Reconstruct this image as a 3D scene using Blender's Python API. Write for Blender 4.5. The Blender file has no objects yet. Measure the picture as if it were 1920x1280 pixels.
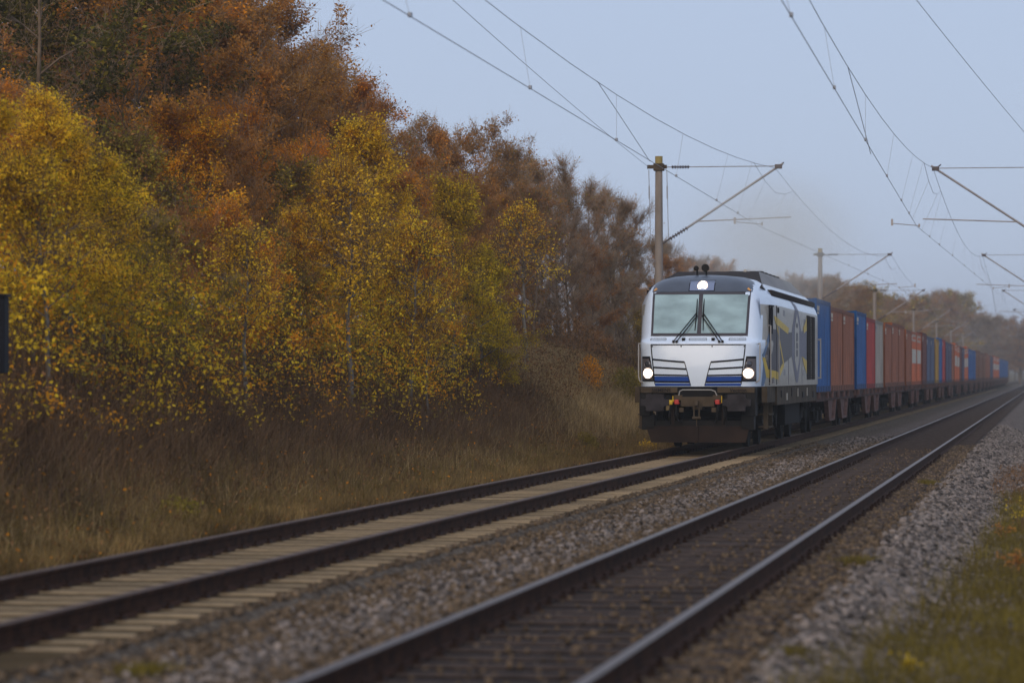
import bpy, bmesh, math, random
import numpy as np
from mathutils import Vector, Matrix, noise

# ------------------------------------------------------------------ camera, sky, sun, exposure
scene = bpy.context.scene
COL = scene.collection
FPX, H_CAM, Y_HOR = 6500.0, 1.614, 701.4          # focal length in 1920-px units, eye height over rail, horizon row
cam_d = bpy.data.cameras.new('camera'); cam = bpy.data.objects.new('camera', cam_d); COL.objects.link(cam)
cam_d.sensor_width = 36; cam_d.lens = FPX*36/1920
cam.location = (0, 0, H_CAM)
cam.rotation_euler = (math.radians(90)+math.atan((Y_HOR-640)/FPX), 0, 0)
cam_d.clip_start = .5; cam_d.clip_end = 6000
cam_d.dof.use_dof = True; cam_d.dof.focus_distance = 76; cam_d.dof.aperture_fstop = 2.1
scene.camera = cam

SUN_EL, SUN_AZ = math.radians(24), math.radians(198)      # azimuth clockwise from +Y: behind the camera, a little left
world = bpy.data.worlds.new('World'); scene.world = world; world.use_nodes = True
wn = world.node_tree.nodes; wl = world.node_tree.links
bg = wn['Background']
sky = wn.new('ShaderNodeTexSky'); sky.sky_type = 'NISHITA'; sky.sun_disc = False
sky.sun_elevation = SUN_EL; sky.sun_rotation = SUN_AZ
sky.air_density = 1.0; sky.dust_density = 1.0; sky.ozone_density = 1.0
ovc = wn.new('ShaderNodeMix'); ovc.data_type = 'RGBA'; ovc.inputs['Factor'].default_value = .90
ovc.inputs['B'].default_value = (4.9, 5.9, 8.0, 1)          # even overcast sheet over the clear sky
wl.new(sky.outputs['Color'], ovc.inputs['A']); wl.new(ovc.outputs['Result'], bg.inputs['Color'])
bg.inputs['Strength'].default_value = .10

sun_d = bpy.data.lights.new('sun', 'SUN'); sun = bpy.data.objects.new('sun', sun_d); COL.objects.link(sun)
sun_d.energy = 1.5; sun_d.angle = math.radians(40); sun_d.color = (1, .83, .64)
sd = Vector((math.sin(SUN_AZ)*math.cos(SUN_EL), math.cos(SUN_AZ)*math.cos(SUN_EL), math.sin(SUN_EL)))
sun.rotation_euler = sd.to_track_quat('Z', 'Y').to_euler()

scene.view_settings.view_transform = 'Standard'; scene.view_settings.look = 'None'
scene.view_settings.exposure = 0; scene.view_settings.gamma = 1
scene.cycles.use_denoising = True
scene.cycles.volume_bounces = 2; scene.cycles.max_bounces = 6; scene.cycles.diffuse_bounces = 3
scene.cycles.transparent_max_bounces = 12; scene.cycles.sample_clamp_indirect = 4

# ------------------------------------------------------------------ track frame: u across (right +), s along (away +), z over rail head
TH = .15404; TX0 = -7.5815; GAP = 4.303
cT, sT = math.cos(TH), math.sin(TH)
def P(u, s, z=0): return Vector((TX0+u*cT+s*sT, -u*sT+s*cT, z))
def s_at(x, u):                                             # s where the line at offset u crosses photo column x
    t = (x-960)/FPX; return (TX0+u*cT+t*u*sT)/(t*cT-sT)
def depth(u, s): return -u*sT+s*cT
def frame(o, u=0, s=0, z=0, rz=0): o.location = P(u, s, z); o.rotation_euler = (0, 0, -TH+rz)
def gz(u, s):
    pts = [(-60, 7.0), (-22, 3.6), (-14, 2.0), (-8, 1.35), (-6, .85), (-4.5, .15), (-3.2, -.32), (-2.6, -.42), (-1.55, -.175), (1.5, -.175), (2.8, -.184), (5.4, -.184), (5.95, -.21), (6.6, -.46), (9, -.42), (14, -.2), (60, .3)]
    if u <= pts[0][0]: return pts[0][1]
    for (a, za), (b, zb) in zip(pts, pts[1:]):
        if u <= b:
            k = (u-a)/(b-a); z = za+(zb-za)*k; break
    else: z = pts[-1][1]
    if u < -3.6: z += .75*math.exp(-((s-100)/13)**2)*min(1, (-3.6-u)/2.2)
    if u < -3.2:
        z += (.22*noise.noise(Vector((u*.35, s*.12, 3)))+.08*noise.noise(Vector((u, s*.5, 8))))*min(1, (-3.2-u)/2)
    elif u > 6.3: z += .06*noise.noise(Vector((u*.8, s*.5, 1)))
    elif 1.5 < u < 2.8: z += -.06+.03*noise.noise(Vector((u*2, s*.8, 5)))
    return z

# ------------------------------------------------------------------ materials
def mat(name, col, rough=.7, metal=0, var=.0, scale=3, bump=0, bscale=40, island=0, objvar=0, emit=None, es=0, spec=.5, coat=0, sub=None, dark=None, stretch=None):
    if spec == .5 and rough >= .6: spec = .12
    m = bpy.data.materials.new(name); m.use_nodes = True
    n, l = m.node_tree.nodes, m.node_tree.links; b = n['Principled BSDF']
    b.inputs['Base Color'].default_value = (*col, 1); b.inputs['Roughness'].default_value = rough
    b.inputs['Metallic'].default_value = metal; b.inputs['Specular IOR Level'].default_value = spec
    if coat: b.inputs['Coat Weight'].default_value = coat; b.inputs['Coat Roughness'].default_value = .05
    if emit: b.inputs['Emission Color'].default_value = (*emit, 1); b.inputs['Emission Strength'].default_value = es
    tc = n.new('ShaderNodeTexCoord'); src = tc.outputs['Object']
    if stretch:
        mp = n.new('ShaderNodeMapping'); mp.inputs['Scale'].default_value = stretch; l.new(src, mp.inputs['Vector']); src = mp.outputs['Vector']
    if var or dark:
        t = n.new('ShaderNodeTexNoise'); t.inputs['Scale'].default_value = scale; t.inputs['Detail'].default_value = 6; l.new(src, t.inputs['Vector'])
        r = n.new('ShaderNodeValToRGB'); r.color_ramp.elements[0].position = .33; r.color_ramp.elements[1].position = .68
        d = dark or tuple(c*(1-var) for c in col)
        r.color_ramp.elements[0].color = (*d, 1); r.color_ramp.elements[1].color = (*[min(1, c*(1+var*.5)) for c in col], 1)
        l.new(t.outputs['Fac'], r.inputs['Fac']); out = r.outputs['Color']
    else: out = None
    if island or objvar:
        h = n.new('ShaderNodeHueSaturation')
        if out: l.new(out, h.inputs['Color'])
        else: h.inputs['Color'].default_value = (*col, 1)
        if island:
            g = n.new('ShaderNodeNewGeometry'); mr = n.new('ShaderNodeMapRange')
            mr.inputs['To Min'].default_value = 1-island; mr.inputs['To Max'].default_value = 1+island
            l.new(g.outputs['Random Per Island'], mr.inputs['Value']); l.new(mr.outputs['Result'], h.inputs['Value'])
        if objvar:
            oi = n.new('ShaderNodeObjectInfo'); mr = n.new('ShaderNodeMapRange')
            mr.inputs['To Min'].default_value = .5-objvar; mr.inputs['To Max'].default_value = .5+objvar
            l.new(oi.outputs['Random'], mr.inputs['Value']); l.new(mr.outputs['Result'], h.inputs['Hue'])
        out = h.outputs['Color']
    if out: l.new(out, b.inputs['Base Color'])
    if bump:
        t2 = n.new('ShaderNodeTexNoise'); t2.inputs['Scale'].default_value = bscale; t2.inputs['Detail'].default_value = 5; l.new(src, t2.inputs['Vector'])
        bp = n.new('ShaderNodeBump'); bp.inputs['Strength'].default_value = bump; bp.inputs['Distance'].default_value = .02
        l.new(t2.outputs['Fac'], bp.inputs['Height']); l.new(bp.outputs['Normal'], b.inputs['Normal'])
    if sub:                                                  # leaf translucency
        tr = n.new('ShaderNodeBsdfTranslucent'); mx = n.new('ShaderNodeMixShader'); mx.inputs['Fac'].default_value = sub
        if out: l.new(out, tr.inputs['Color'])
        else: tr.inputs['Color'].default_value = (*col, 1)
        l.new(b.outputs['BSDF'], mx.inputs[1]); l.new(tr.outputs['BSDF'], mx.inputs[2]); l.new(mx.outputs['Shader'], n['Material Output'].inputs['Surface'])
    return m

M = {}
M['white'] = mat('white_paint', (.76, .86, 1.0), .28, var=.06, scale=1.5, coat=.4)
M['side_shaded_white'] = mat('side_white_shaded_tone', (.43, .385, .315), .5, var=.12, scale=2.5, coat=.2, stretch=(1, 1, 3))  # white of the body sides, their dimmer light painted in as a greyer tone
M['slate'] = mat('slate_roof_paint', (.075, .088, .115), .35, var=.15, scale=3)
M['blue'] = mat('blue_paint', (.003, .06, .33), .35, var=.1)
M['pale_blue'] = mat('pale_blue_paint', (.06, .15, .30), .4, var=.1)
M['livery_grey'] = mat('livery_purple_grey', (.048, .040, .050), .45, var=.15)
M['spindle_grey'] = mat('livery_blue_grey', (.12, .115, .165), .45, var=.12)
M['yellow'] = mat('yellow_paint', (.72, .47, .02), .45, var=.15)
M['roof_grey'] = mat('roof_hood_grey', (.27, .255, .245), .6, var=.2, scale=2)
M['dark_vent'] = mat('dark_brown_grille', (.035, .026, .022), .8, var=.3, scale=8)
M['black'] = mat('black_steel', (.012, .011, .011), .6, var=.3, scale=5)
M['line'] = mat('black_seam', (.012, .012, .016), .8)
M['under'] = mat('underframe_dust_grey', (.085, .062, .040), .8, var=.35, scale=3)
M['buffer'] = mat('buffer_steel', (.035, .030, .033), .65, var=.4, scale=5)
M['bogie'] = mat('bogie_black', (.010, .009, .009), .8, var=.4, scale=5)
M['plough'] = mat('plough_brown_grey', (.030, .018, .013), .8, var=.4, scale=2)
M['frame_black'] = mat('window_frame_brown_black', (.045, .038, .045), .5)
M['red'] = mat('red_paint', (.5, .03, .02), .5)
M['rail_grey'] = mat('handrail_pale_metal', (.38, .36, .34), .5)
M['lamp'] = mat('headlamp_glow', (1, .95, .9), .3, emit=(1, .93, .85), es=40)
M['lamp_rim'] = mat('headlamp_rim_glow', (1, .8, .65), .3, emit=(1, .72, .5), es=1.6)
M['lamp_off'] = mat('lamp_lens_grey', (.10, .10, .11), .12, metal=.5)
M['housing'] = mat('headlamp_housing', (.16, .14, .14), .4, metal=.3)
M['panel_blue'] = mat('lamp_panel_blue_grey', (.20, .24, .36), .25)
M['orange'] = mat('orange_marker', (.8, .38, .08), .5)
M['glass'] = mat('windscreen_painted_reflection', (.42, .54, .51), .09, metal=.35, var=.34, scale=1.3, coat=.6, stretch=(1, 1, 2.2))  # greenish sky reflection painted into the pane colour, its darker zones by noise
M['rust'] = mat('rail_rust', (.052, .0185, .007), .85, var=.6, scale=7, bump=.3)
M['rail_dull'] = mat('rail_head_worn_brown', (.13, .08, .055), .6, metal=.2, var=.25, scale=5)
M['rail_shine'] = mat('rail_head_polished', (.15, .11, .085), .5, metal=.35, spec=.25, var=.2, scale=4)
M['sleeper_sand'] = mat('sleeper_sandy_concrete', (.29, .205, .115), .9, var=.4, scale=5, bump=.3)
M['sleeper_dark'] = mat('sleeper_dark_timber', (.062, .043, .034), .9, var=.4, scale=6, bump=.4)
M['clip'] = mat('clip_rusty_black', (.03, .014, .008), .7, var=.4, scale=20)
M['stone'] = mat('ballast_stone', (.165, .134, .113), .9, var=.35, scale=25, island=.8)
M['stone_brown'] = mat('ballast_stone_brown', (.125, .086, .052), .9, var=.35, scale=25, island=.55)
M['bark_pale'] = mat('bark_birch_pale', (.26, .235, .205), .9, dark=(.10, .085, .07), scale=6)
M['bark_grey'] = mat('bark_grey_brown', (.17, .12, .08), .9, var=.4, scale=8)
M['concrete_mast'] = mat('mast_concrete', (.28, .235, .20), .85, var=.25, scale=4, stretch=(1, 1, .3))
M['mast_cap'] = mat('mast_cap_yellow', (.33, .25, .09), .7, var=.2)
M['steel_pale'] = mat('cantilever_galvanised', (.34, .31, .30), .55, metal=.3, var=.2)
M['wire'] = mat('copper_wire_dark', (.36, .37, .40), .7)
M['insulator'] = mat('insulator_dark_brown', (.035, .018, .022), .3)
M['wagon'] = mat('wagon_rust_brown', (.085, .042, .032), .8, var=.5, scale=4)
M['wagon_rust'] = mat('wagon_bracket_pink_rust', (.17, .095, .078), .8, var=.4, scale=5)
M['wagon_yellow'] = mat('wagon_yellow_bracket', (.35, .23, .03), .7, var=.3)
M['cabinet'] = mat('cabinet_blue_black', (.010, .011, .016), .7, var=.2)
M['cream'] = mat('cream_lettering', (.62, .55, .45), .7, var=.15)

def leafmat(name, col, hue=.006, isl=.30, var=.45, sc=1.1, dark=None):
    return mat(name, col, .75, var=var, scale=sc, island=isl, objvar=hue, sub=.42, spec=.1, dark=dark)
M['lf_yellow'] = leafmat('leaves_birch_yellow', (.92, .53, .03), dark=(.62, .34, .02))
M['lf_gold'] = leafmat('leaves_bright_gold', (1, .61, .035), dark=(.76, .42, .025))
M['lf_lemon'] = leafmat('leaves_lemon_green', (.70, .50, .02), dark=(.38, .27, .016))
M['lf_amber'] = leafmat('leaves_amber', (.84, .335, .018), dark=(.52, .20, .014))
M['lf_rust'] = leafmat('leaves_rust', (.52, .24, .05), dark=(.31, .145, .035))
M['lf_brown'] = leafmat('leaves_brown', (.42, .20, .062), dark=(.27, .125, .04))
M['lf_olive'] = leafmat('leaves_olive', (.34, .25, .035), dark=(.17, .135, .026))
M['lf_dark'] = leafmat('leaves_dark_olive', (.11, .092, .022), dark=(.05, .045, .013))
M['lf_grey'] = leafmat('twigs_grey_brown', (.38, .265, .17), dark=(.25, .175, .11))
M['grass'] = mat('grass_tan_green', (.33, .22, .085), .9, dark=(.11, .072, .026), scale=.7, island=.5, sub=.25)
M['straw'] = mat('straw_pale_grass', (.52, .38, .19), .9, dark=(.24, .165, .07), scale=.8, island=.5, sub=.25)
M['grass_green'] = mat('grass_yellow_green', (.19, .145, .025), .9, dark=(.11, .08, .02), scale=.9, island=.5, sub=.25)
M['bramble'] = mat('bramble_stem_brown', (.21, .125, .065), .9, dark=(.085, .05, .027), scale=.5, island=.5)
M['bramble_leaf'] = mat('bramble_leaf_mixed', (.28, .135, .05), .85, dark=(.12, .066, .028), scale=.8, island=.6, objvar=0, sub=.2)

# ground: ballast, sandy bed, soil in one node material, by track offset
def ground_mat():
    m = bpy.data.materials.new('ground_surface'); m.use_nodes = True
    n, l = m.node_tree.nodes, m.node_tree.links; b = n['Principled BSDF']; b.inputs['Roughness'].default_value = 1; b.inputs['Specular IOR Level'].default_value = .04
    tc = n.new('ShaderNodeTexCoord'); sep = n.new('ShaderNodeSeparateXYZ'); l.new(tc.outputs['Object'], sep.inputs[0])
    nz = n.new('ShaderNodeTexNoise'); nz.inputs['Scale'].default_value = 1.6; nz.inputs['Detail'].default_value = 6; l.new(tc.outputs['Object'], nz.inputs['Vector'])
    def math_(op, a, c):
        q = n.new('ShaderNodeMath'); q.operation = op
        for i, v in enumerate((a, c)):
            if isinstance(v, (int, float)): q.inputs[i].default_value = v
            else: l.new(v, q.inputs[i])
        return q.outputs[0]
    nsh = math_('MULTIPLY', math_('SUBTRACT', nz.outputs['Fac'], .5), 1.1)
    u = math_('ADD', sep.outputs['X'], nsh)
    u2 = math_('ADD', sep.outputs['X'], math_('MULTIPLY', nsh, .25))
    def ramp(v, a, c):
        r = n.new('ShaderNodeMapRange'); r.interpolation_type = 'SMOOTHSTEP'; r.inputs['From Min'].default_value = a; r.inputs['From Max'].default_value = c; l.new(v, r.inputs['Value']); return r.outputs['Result']
    def colr(v, stops):
        r = n.new('ShaderNodeValToRGB'); e = r.color_ramp.elements
        while len(e) < len(stops): e.new(.5)
        for q, (p, c) in zip(e, stops): q.position = p; q.color = (*c, 1)
        l.new(v, r.inputs['Fac']); return r.outputs['Color']
    def mix(f, a, c):
        x = n.new('ShaderNodeMix'); x.data_type = 'RGBA'; l.new(f, x.inputs['Factor']); l.new(a, x.inputs['A']); l.new(c, x.inputs['B']); return x.outputs['Result']
    vo = n.new('ShaderNodeTexVoronoi'); vo.inputs['Scale'].default_value = 17; l.new(tc.outputs['Object'], vo.inputs['Vector'])
    vs = n.new('ShaderNodeSeparateColor'); l.new(vo.outputs['Color'], vs.inputs[0])
    bal = colr(vs.outputs[0], [(0, (.05, .037, .029)), (.5, (.135, .103, .085)), (.85, (.19, .152, .13)), (1, (.27, .23, .20))])
    bal2 = colr(vs.outputs[1], [(0, (.045, .032, .024)), (.6, (.105, .08, .058)), (1, (.18, .145, .11))])
    sand = colr(nz.outputs['Fac'], [(.3, (.06, .038, .018)), (.7, (.115, .078, .038))])
    dark = colr(vs.outputs[2], [(0, (.006, .004, .003)), (.85, (.016, .011, .008)), (1, (.045, .032, .025))])
    soil = colr(nz.outputs['Fac'], [(.3, (.085, .055, .022)), (.7, (.17, .12, .045))])
    c = mix(ramp(u2, -2.0, -1.45), soil, sand)
    c = mix(ramp(u2, 1.22, 1.5), c, bal2)
    c = mix(ramp(u, 1.9, 2.6), c, bal)
    c = mix(ramp(u2, GAP-1.35, GAP-1.1), c, dark)
    c = mix(ramp(u2, GAP+1.15, GAP+1.45), c, bal)
    c = mix(ramp(u, 6.9, 7.5), c, soil)
    l.new(c, b.inputs['Base Color'])
    bp = n.new('ShaderNodeBump'); bp.inputs['Strength'].default_value = .9; bp.inputs['Distance'].default_value = .03
    h = math_('ADD', math_('MULTIPLY', vo.outputs['Distance'], -1.0), math_('MULTIPLY', nz.outputs['Fac'], .3))
    l.new(h, bp.inputs['Height']); l.new(bp.outputs['Normal'], b.inputs['Normal'])
    return m

# ------------------------------------------------------------------ mesh helpers
def link(o, parent=None):
    COL.objects.link(o)
    if parent is not None: o.parent = parent
    return o
def tag(o, label=None, cat=None, group=None, kind=None):
    if label: o['label'] = label
    if cat: o['category'] = cat
    if group: o['group'] = group
    if kind: o['kind'] = kind
    return o
def empty(name, label=None, cat=None, group=None):
    o = bpy.data.objects.new(name, None); o.empty_display_size = .3; link(o); return tag(o, label, cat, group)
def npmesh(name, verts, faces, mats):
    """verts (n,3); faces (m,k) array with constant k; mats one material or (list, index array)"""
    verts = np.asarray(verts, dtype=np.float32); faces = np.asarray(faces, dtype=np.int32)
    me = bpy.data.meshes.new(name); k = faces.shape[1]
    me.vertices.add(len(verts)); me.vertices.foreach_set('co', verts.ravel())
    me.loops.add(faces.size); me.loops.foreach_set('vertex_index', faces.ravel())
    me.polygons.add(len(faces)); me.polygons.foreach_set('loop_start', np.arange(0, faces.size, k, dtype=np.int32))
    if isinstance(mats, tuple):
        for m in mats[0]: me.materials.append(m)
        me.polygons.foreach_set('material_index', np.asarray(mats[1], dtype=np.int32))
    else: me.materials.append(mats)
    me.update(calc_edges=True)
    return me
class MB:
    def __init__(s): s.v = []; s.f = []; s.m = []; s.cur = 0
    def add(s, vs, fs):
        b = len(s.v); s.v += [tuple(p) for p in vs]; s.f += [tuple(i+b for i in f) for f in fs]; s.m += [s.cur]*len(fs)
        return s
    def box(s, x0, x1, y0, y1, z0, z1, c=0):
        if c <= 0:
            return s.add([(x0, y0, z0), (x1, y0, z0), (x1, y1, z0), (x0, y1, z0), (x0, y0, z1), (x1, y0, z1), (x1, y1, z1), (x0, y1, z1)],
                         [(0, 3, 2, 1), (4, 5, 6, 7), (0, 1, 5, 4), (1, 2, 6, 5), (2, 3, 7, 6), (3, 0, 4, 7)])
        bm = bmesh.new(); bmesh.ops.create_cube(bm, size=1)
        for v in bm.verts: v.co = Vector(((x0+x1)/2+v.co.x*(x1-x0), (y0+y1)/2+v.co.y*(y1-y0), (z0+z1)/2+v.co.z*(z1-z0)))
        bmesh.ops.bevel(bm, geom=bm.edges[:], offset=c, segments=2, affect='EDGES', profile=.6)
        s.bm(bm); return s
    def bm(s, bm):
        bm.verts.index_update(); s.add([v.co[:] for v in bm.verts], [[v.index for v in f.verts] for f in bm.faces]); bm.free()
    def tube(s, pts, r, n=6, cap=True):
        pts = [Vector(p) for p in pts]; rs = r if isinstance(r, (list, tuple)) else [r]*len(pts)
        rings = []; prev = None
        for i, p in enumerate(pts):
            d = (pts[min(i+1, len(pts)-1)]-pts[max(i-1, 0)])
            if d.length < 1e-9: d = Vector((0, 0, 1))
            d.normalize()
            a = prev if prev is not None and abs(prev.dot(d)) < .95 else (Vector((0, 0, 1)) if abs(d.z) < .9 else Vector((1, 0, 0)))
            e1 = (a-d*a.dot(d)).normalized(); prev = e1; e2 = d.cross(e1)
            rings.append([p+(e1*math.cos(t)+e2*math.sin(t))*rs[i] for t in [2*math.pi*k/n for k in range(n)]])
        vs = [q for rg in rings for q in rg]; fs = []
        for i in range(len(pts)-1):
            for k in range(n):
                fs.append((i*n+k, i*n+(k+1) % n, (i+1)*n+(k+1) % n, (i+1)*n+k))
        if cap: fs.append(tuple(range(n-1, -1, -1))); fs.append(tuple((len(pts)-1)*n+k for k in range(n)))
        return s.add(vs, fs)
    def prism(s, poly, axis, a, b):
        """poly in the two other axes, extruded along axis from a to b"""
        def mk(p, t):
            return {'x': (t, p[0], p[1]), 'y': (p[0], t, p[1]), 'z': (p[0], p[1], t)}[axis]
        n = len(poly); vs = [mk(p, a) for p in poly]+[mk(p, b) for p in poly]
        fs = [tuple(range(n-1, -1, -1)), tuple(range(n, 2*n))]+[(i, (i+1) % n, n+(i+1) % n, n+i) for i in range(n)]
        return s.add(vs, fs)
    def build(s, name, m, parent=None, smooth=False, recalc=True):
        me = bpy.data.meshes.new(name); me.from_pydata(s.v, [], s.f)
        for q in (m if isinstance(m, (list, tuple)) else [m]): me.materials.append(q)
        if isinstance(m, (list, tuple)): me.polygons.foreach_set('material_index', s.m)
        if recalc:
            bm = bmesh.new(); bm.from_mesh(me); bmesh.ops.recalc_face_normals(bm, faces=bm.faces[:]); bm.to_mesh(me); bm.free()
        me.update()
        if smooth:
            me.polygons.foreach_set('use_smooth', [True]*len(me.polygons)); me.set_sharp_from_angle(angle=math.radians(smooth if smooth > 1 else 40))
        return link(bpy.data.objects.new(name, me), parent)
def copy_tree(o, parent=None):
    c = o.copy(); COL.objects.link(c); c.parent = parent
    for ch in list(o.children): copy_tree(ch, c)
    return c
ORD = ['', 'first', 'second', 'third', 'fourth', 'fifth', 'sixth', 'seventh', 'eighth', 'ninth', 'tenth', 'eleventh', 'twelfth', 'thirteenth', 'fourteenth', 'fifteenth', 'sixteenth', 'seventeenth', 'eighteenth', 'nineteenth', 'twentieth']
def ordw(i):
    if i <= 20: return ORD[i]
    t, r = divmod(i, 10); T = {2: 'twent', 3: 'thirt', 4: 'fort', 5: 'fift', 6: 'sixt', 7: 'sevent', 8: 'eight'}[t]
    return T+'ieth' if r == 0 else T+'y-'+ORD[r]

# ------------------------------------------------------------------ ground
def grid_ground():
    us = list(np.arange(-14, -3, .4))+list(np.arange(-3, 7.4, .15))+list(np.arange(7.4, 14, .5))
    us = [-900, -400, -200, -120, -80, -60, -45, -35, -28, -22, -18]+us+[15, 18, 24, 34, 50, 80, 130, 220, 400, 900]
    ss = [-60, -30, -10]+list(np.arange(0, 110, .5))+list(np.arange(110, 260, 2.))+list(np.arange(260, 700, 12.))+[750, 850, 1000, 1300, 1800, 2600, 3600]
    v = [(u, s, gz(u, s)) for s in ss for u in us]; nu = len(us)
    f = [(j*nu+i, j*nu+i+1, (j+1)*nu+i+1, (j+1)*nu+i) for j in range(len(ss)-1) for i in range(nu-1)]
    me = npmesh('ground', v, f, ground_mat()); me.polygons.foreach_set('use_smooth', [True]*len(me.polygons))
    o = link(bpy.data.objects.new('ground', me)); frame(o); tag(o, kind='structure')
grid_ground()

# ------------------------------------------------------------------ tracks
def rail_profile(u):
    h = [(-.075, -.172), (.075, -.172), (.075, -.160), (.012, -.138), (.010, -.05), (.036, -.038), (.037, -.008), (.026, 0), (-.026, 0), (-.037, -.008), (-.036, -.038), (-.010, -.05), (-.012, -.138), (-.075, -.160)]
    return [(u+a, b) for a, b in h]
def make_track(u0, head, sleeper_m, s_first, n_ind, label, half):
    t = empty('railway_track', label, 'railway track', 'two parallel railway tracks'); frame(t, u0, 0, 0)
    for du in (-.7525, .7525):
        mb = MB()
        stops = [-20, 0]+[20*i for i in range(1, 30)]+[800, 1200, 2000]
        pr = rail_profile(du); n = len(pr)
        vs = [(a, s, b) for s in stops for a, b in pr]
        for i in range(len(stops)-1):
            for k in range(n):
                k2 = (k+1) % n; mb.cur = 1 if k in (6, 7, 8) else 0
                b0 = i*n; mb.f.append((b0+k, b0+k2, b0+n+k2, b0+n+k)); mb.m.append(mb.cur)
        mb.v = vs
        mb.build('rail', [M['rust'], head], t)
    pitch = .63
    sm = MB(); sm.prism([(-.13, -.38), (.13, -.38), (.12, -.185), (.095, -.166), (-.095, -.166), (-.12, -.185)], 'x', -half, half)
    cm = MB()
    cm.box(-.03, .03, -.055, .055, -.170, -.138, .008); cm.tube([(0, 0, -.142), (0, 0, -.108)], .018, 6)
    s0 = None; c0 = None
    rnd = random.Random(int(u0*10))
    for i in range(n_ind):
        s = s_first+pitch*i
        if s0 is None:
            s0 = sm.build('sleeper', sleeper_m, t); c0 = cm.build('rail_clip', M['clip'], s0); so = s0
        else:
            so = s0.copy(); COL.objects.link(so); so.parent = t
        for kx, x in enumerate((-.8575, -.6475, .6475, .8575)):
            if i == 0 and kx == 0: co = c0
            else: co = c0.copy(); COL.objects.link(co); co.parent = so
            co.location = (x, 0, 0)
        so.location = (rnd.uniform(-.02, .02), s+rnd.uniform(-.02, .02), rnd.uniform(-.006, .006))
    far = MB(); s = s_first+pitch*n_ind
    while s < 420:
        far.box(-half, half, s-.125, s+.125, -.38, -.170); s += pitch
    o = far.build('sleeper', sleeper_m, t); tag(o, kind='stuff')
    return t
make_track(0, M['rail_dull'], M['sleeper_sand'], 23, 100, 'far railway track with sandy pale sleepers that the train runs on', 1.3)
make_track(GAP, M['rail_shine'], M['sleeper_dark'], 14, 100, 'near empty railway track with dark sleepers and shiny rail heads', 1.25)

# ------------------------------------------------------------------ loose ballast stones
def stones(name, n, ufun, sfun, rad, m, seed, zoff=0.0):
    rng = np.random.default_rng(seed)
    ph = (1+5**.5)/2
    ico = np.array([(-1, ph, 0), (1, ph, 0), (-1, -ph, 0), (1, -ph, 0), (0, -1, ph), (0, 1, ph), (0, -1, -ph), (0, 1, -ph), (ph, 0, -1), (ph, 0, 1), (-ph, 0, -1), (-ph, 0, 1)])/1.9
    fc = np.array([(0, 11, 5), (0, 5, 1), (0, 1, 7), (0, 7, 10), (0, 10, 11), (1, 5, 9), (5, 11, 4), (11, 10, 2), (10, 7, 6), (7, 1, 8), (3, 9, 4), (3, 4, 2), (3, 2, 6), (3, 6, 8), (3, 8, 9), (4, 9, 5), (2, 4, 11), (6, 2, 10), (8, 6, 7), (9, 8, 1)])
    u = ufun(rng, n); s = sfun(rng, n); z = np.array([gz(a, b) for a, b in zip(u, s)])
    k = rng.uniform(.65, 1.25, (n, 12, 1)); sc = rng.uniform(rad*.6, rad*1.35, (n, 1, 1))*rng.uniform(.6, 1.15, (n, 1, 3))
    v = ico[None]*k*sc
    a = rng.uniform(0, 6.28, n); ca, sa = np.cos(a)[:, None], np.sin(a)[:, None]
    x = v[:, :, 0]*ca-v[:, :, 1]*sa; y = v[:, :, 0]*sa+v[:, :, 1]*ca
    V = np.stack([x+u[:, None], y+s[:, None], v[:, :, 2]+(z+zoff+rng.uniform(-.01, .025, n))[:, None]], 2).reshape(-1, 3)
    F = (fc[None]+12*np.arange(n)[:, None, None]).reshape(-1, 3)
    o = link(bpy.data.objects.new(name, npmesh(name, V, F, m))); frame(o); tag(o, kind='stuff'); return o
stones('ballast_stones', 46000, lambda r, n: GAP+1.35+np.abs(r.normal(0, 1, n))*.35+r.uniform(0, 1.15, n), lambda r, n: 14+110*r.uniform(0, 1, n)**1.9, .046, M['stone'], 1)
stones('ballast_stones', 30000, lambda r, n: r.uniform(1.36, 3.15, n), lambda r, n: 17+75*r.uniform(0, 1, n)**1.5, .03, M['stone_brown'], 2)
stones('ballast_stones', 9000, lambda r, n: r.normal(2.45, .28, n), lambda r, n: 17+85*r.uniform(0, 1, n)**1.4, .033, M['stone'], 3, .01)
stones('ballast_stones', 2200, lambda r, n: GAP+np.abs(r.normal(0, .5, n))*np.sign(r.uniform(-.6, 1, n)), lambda r, n: 14+70*r.uniform(0, 1, n)**1.6, .022, M['stone_brown'], 4, .01)

stones('ballast_stones', 9000, lambda r, n: GAP+r.uniform(.82, 1.6, n), lambda r, n: 14+75*r.uniform(0, 1, n)**1.7, .028, M['stone_brown'], 5, -.005)
# ------------------------------------------------------------------ locomotive
LN = 18.8; S_LOCO = s_at(1308, 0)
FR = [(1.35, .02, 1.24, 1.49), (1.6, .0, 1.25, 1.49), (2.0, .015, 1.26, 1.49), (2.27, .04, 1.275, 1.49), (2.31, .075, 1.275, 1.49), (2.36, .18, 1.27, 1.49), (2.42, .25, 1.27, 1.49), (2.6, .36, 1.27, 1.49), (2.9, .53, 1.265, 1.49), (3.14, .67, 1.25, 1.485), (3.28, .76, 1.23, 1.43), (3.4, .84, 1.185, 1.36), (3.52, .98, 1.12, 1.27), (3.62, 1.12, 1.04, 1.17), (3.70, 1.3, .90, 1.02), (3.755, 1.5, .70, .80), (3.785, 1.75, .45, .52), (3.80, 2.0, .2, .25)]
def frv(z):
    z = max(FR[0][0], min(FR[-1][0], z))
    for a, b in zip(FR, FR[1:]):
        if z <= b[0]:
            k = (z-a[0])/(b[0]-a[0]); return tuple(a[i]+(b[i]-a[i])*k for i in (1, 2, 3))
    return FR[-1][1:]
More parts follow.
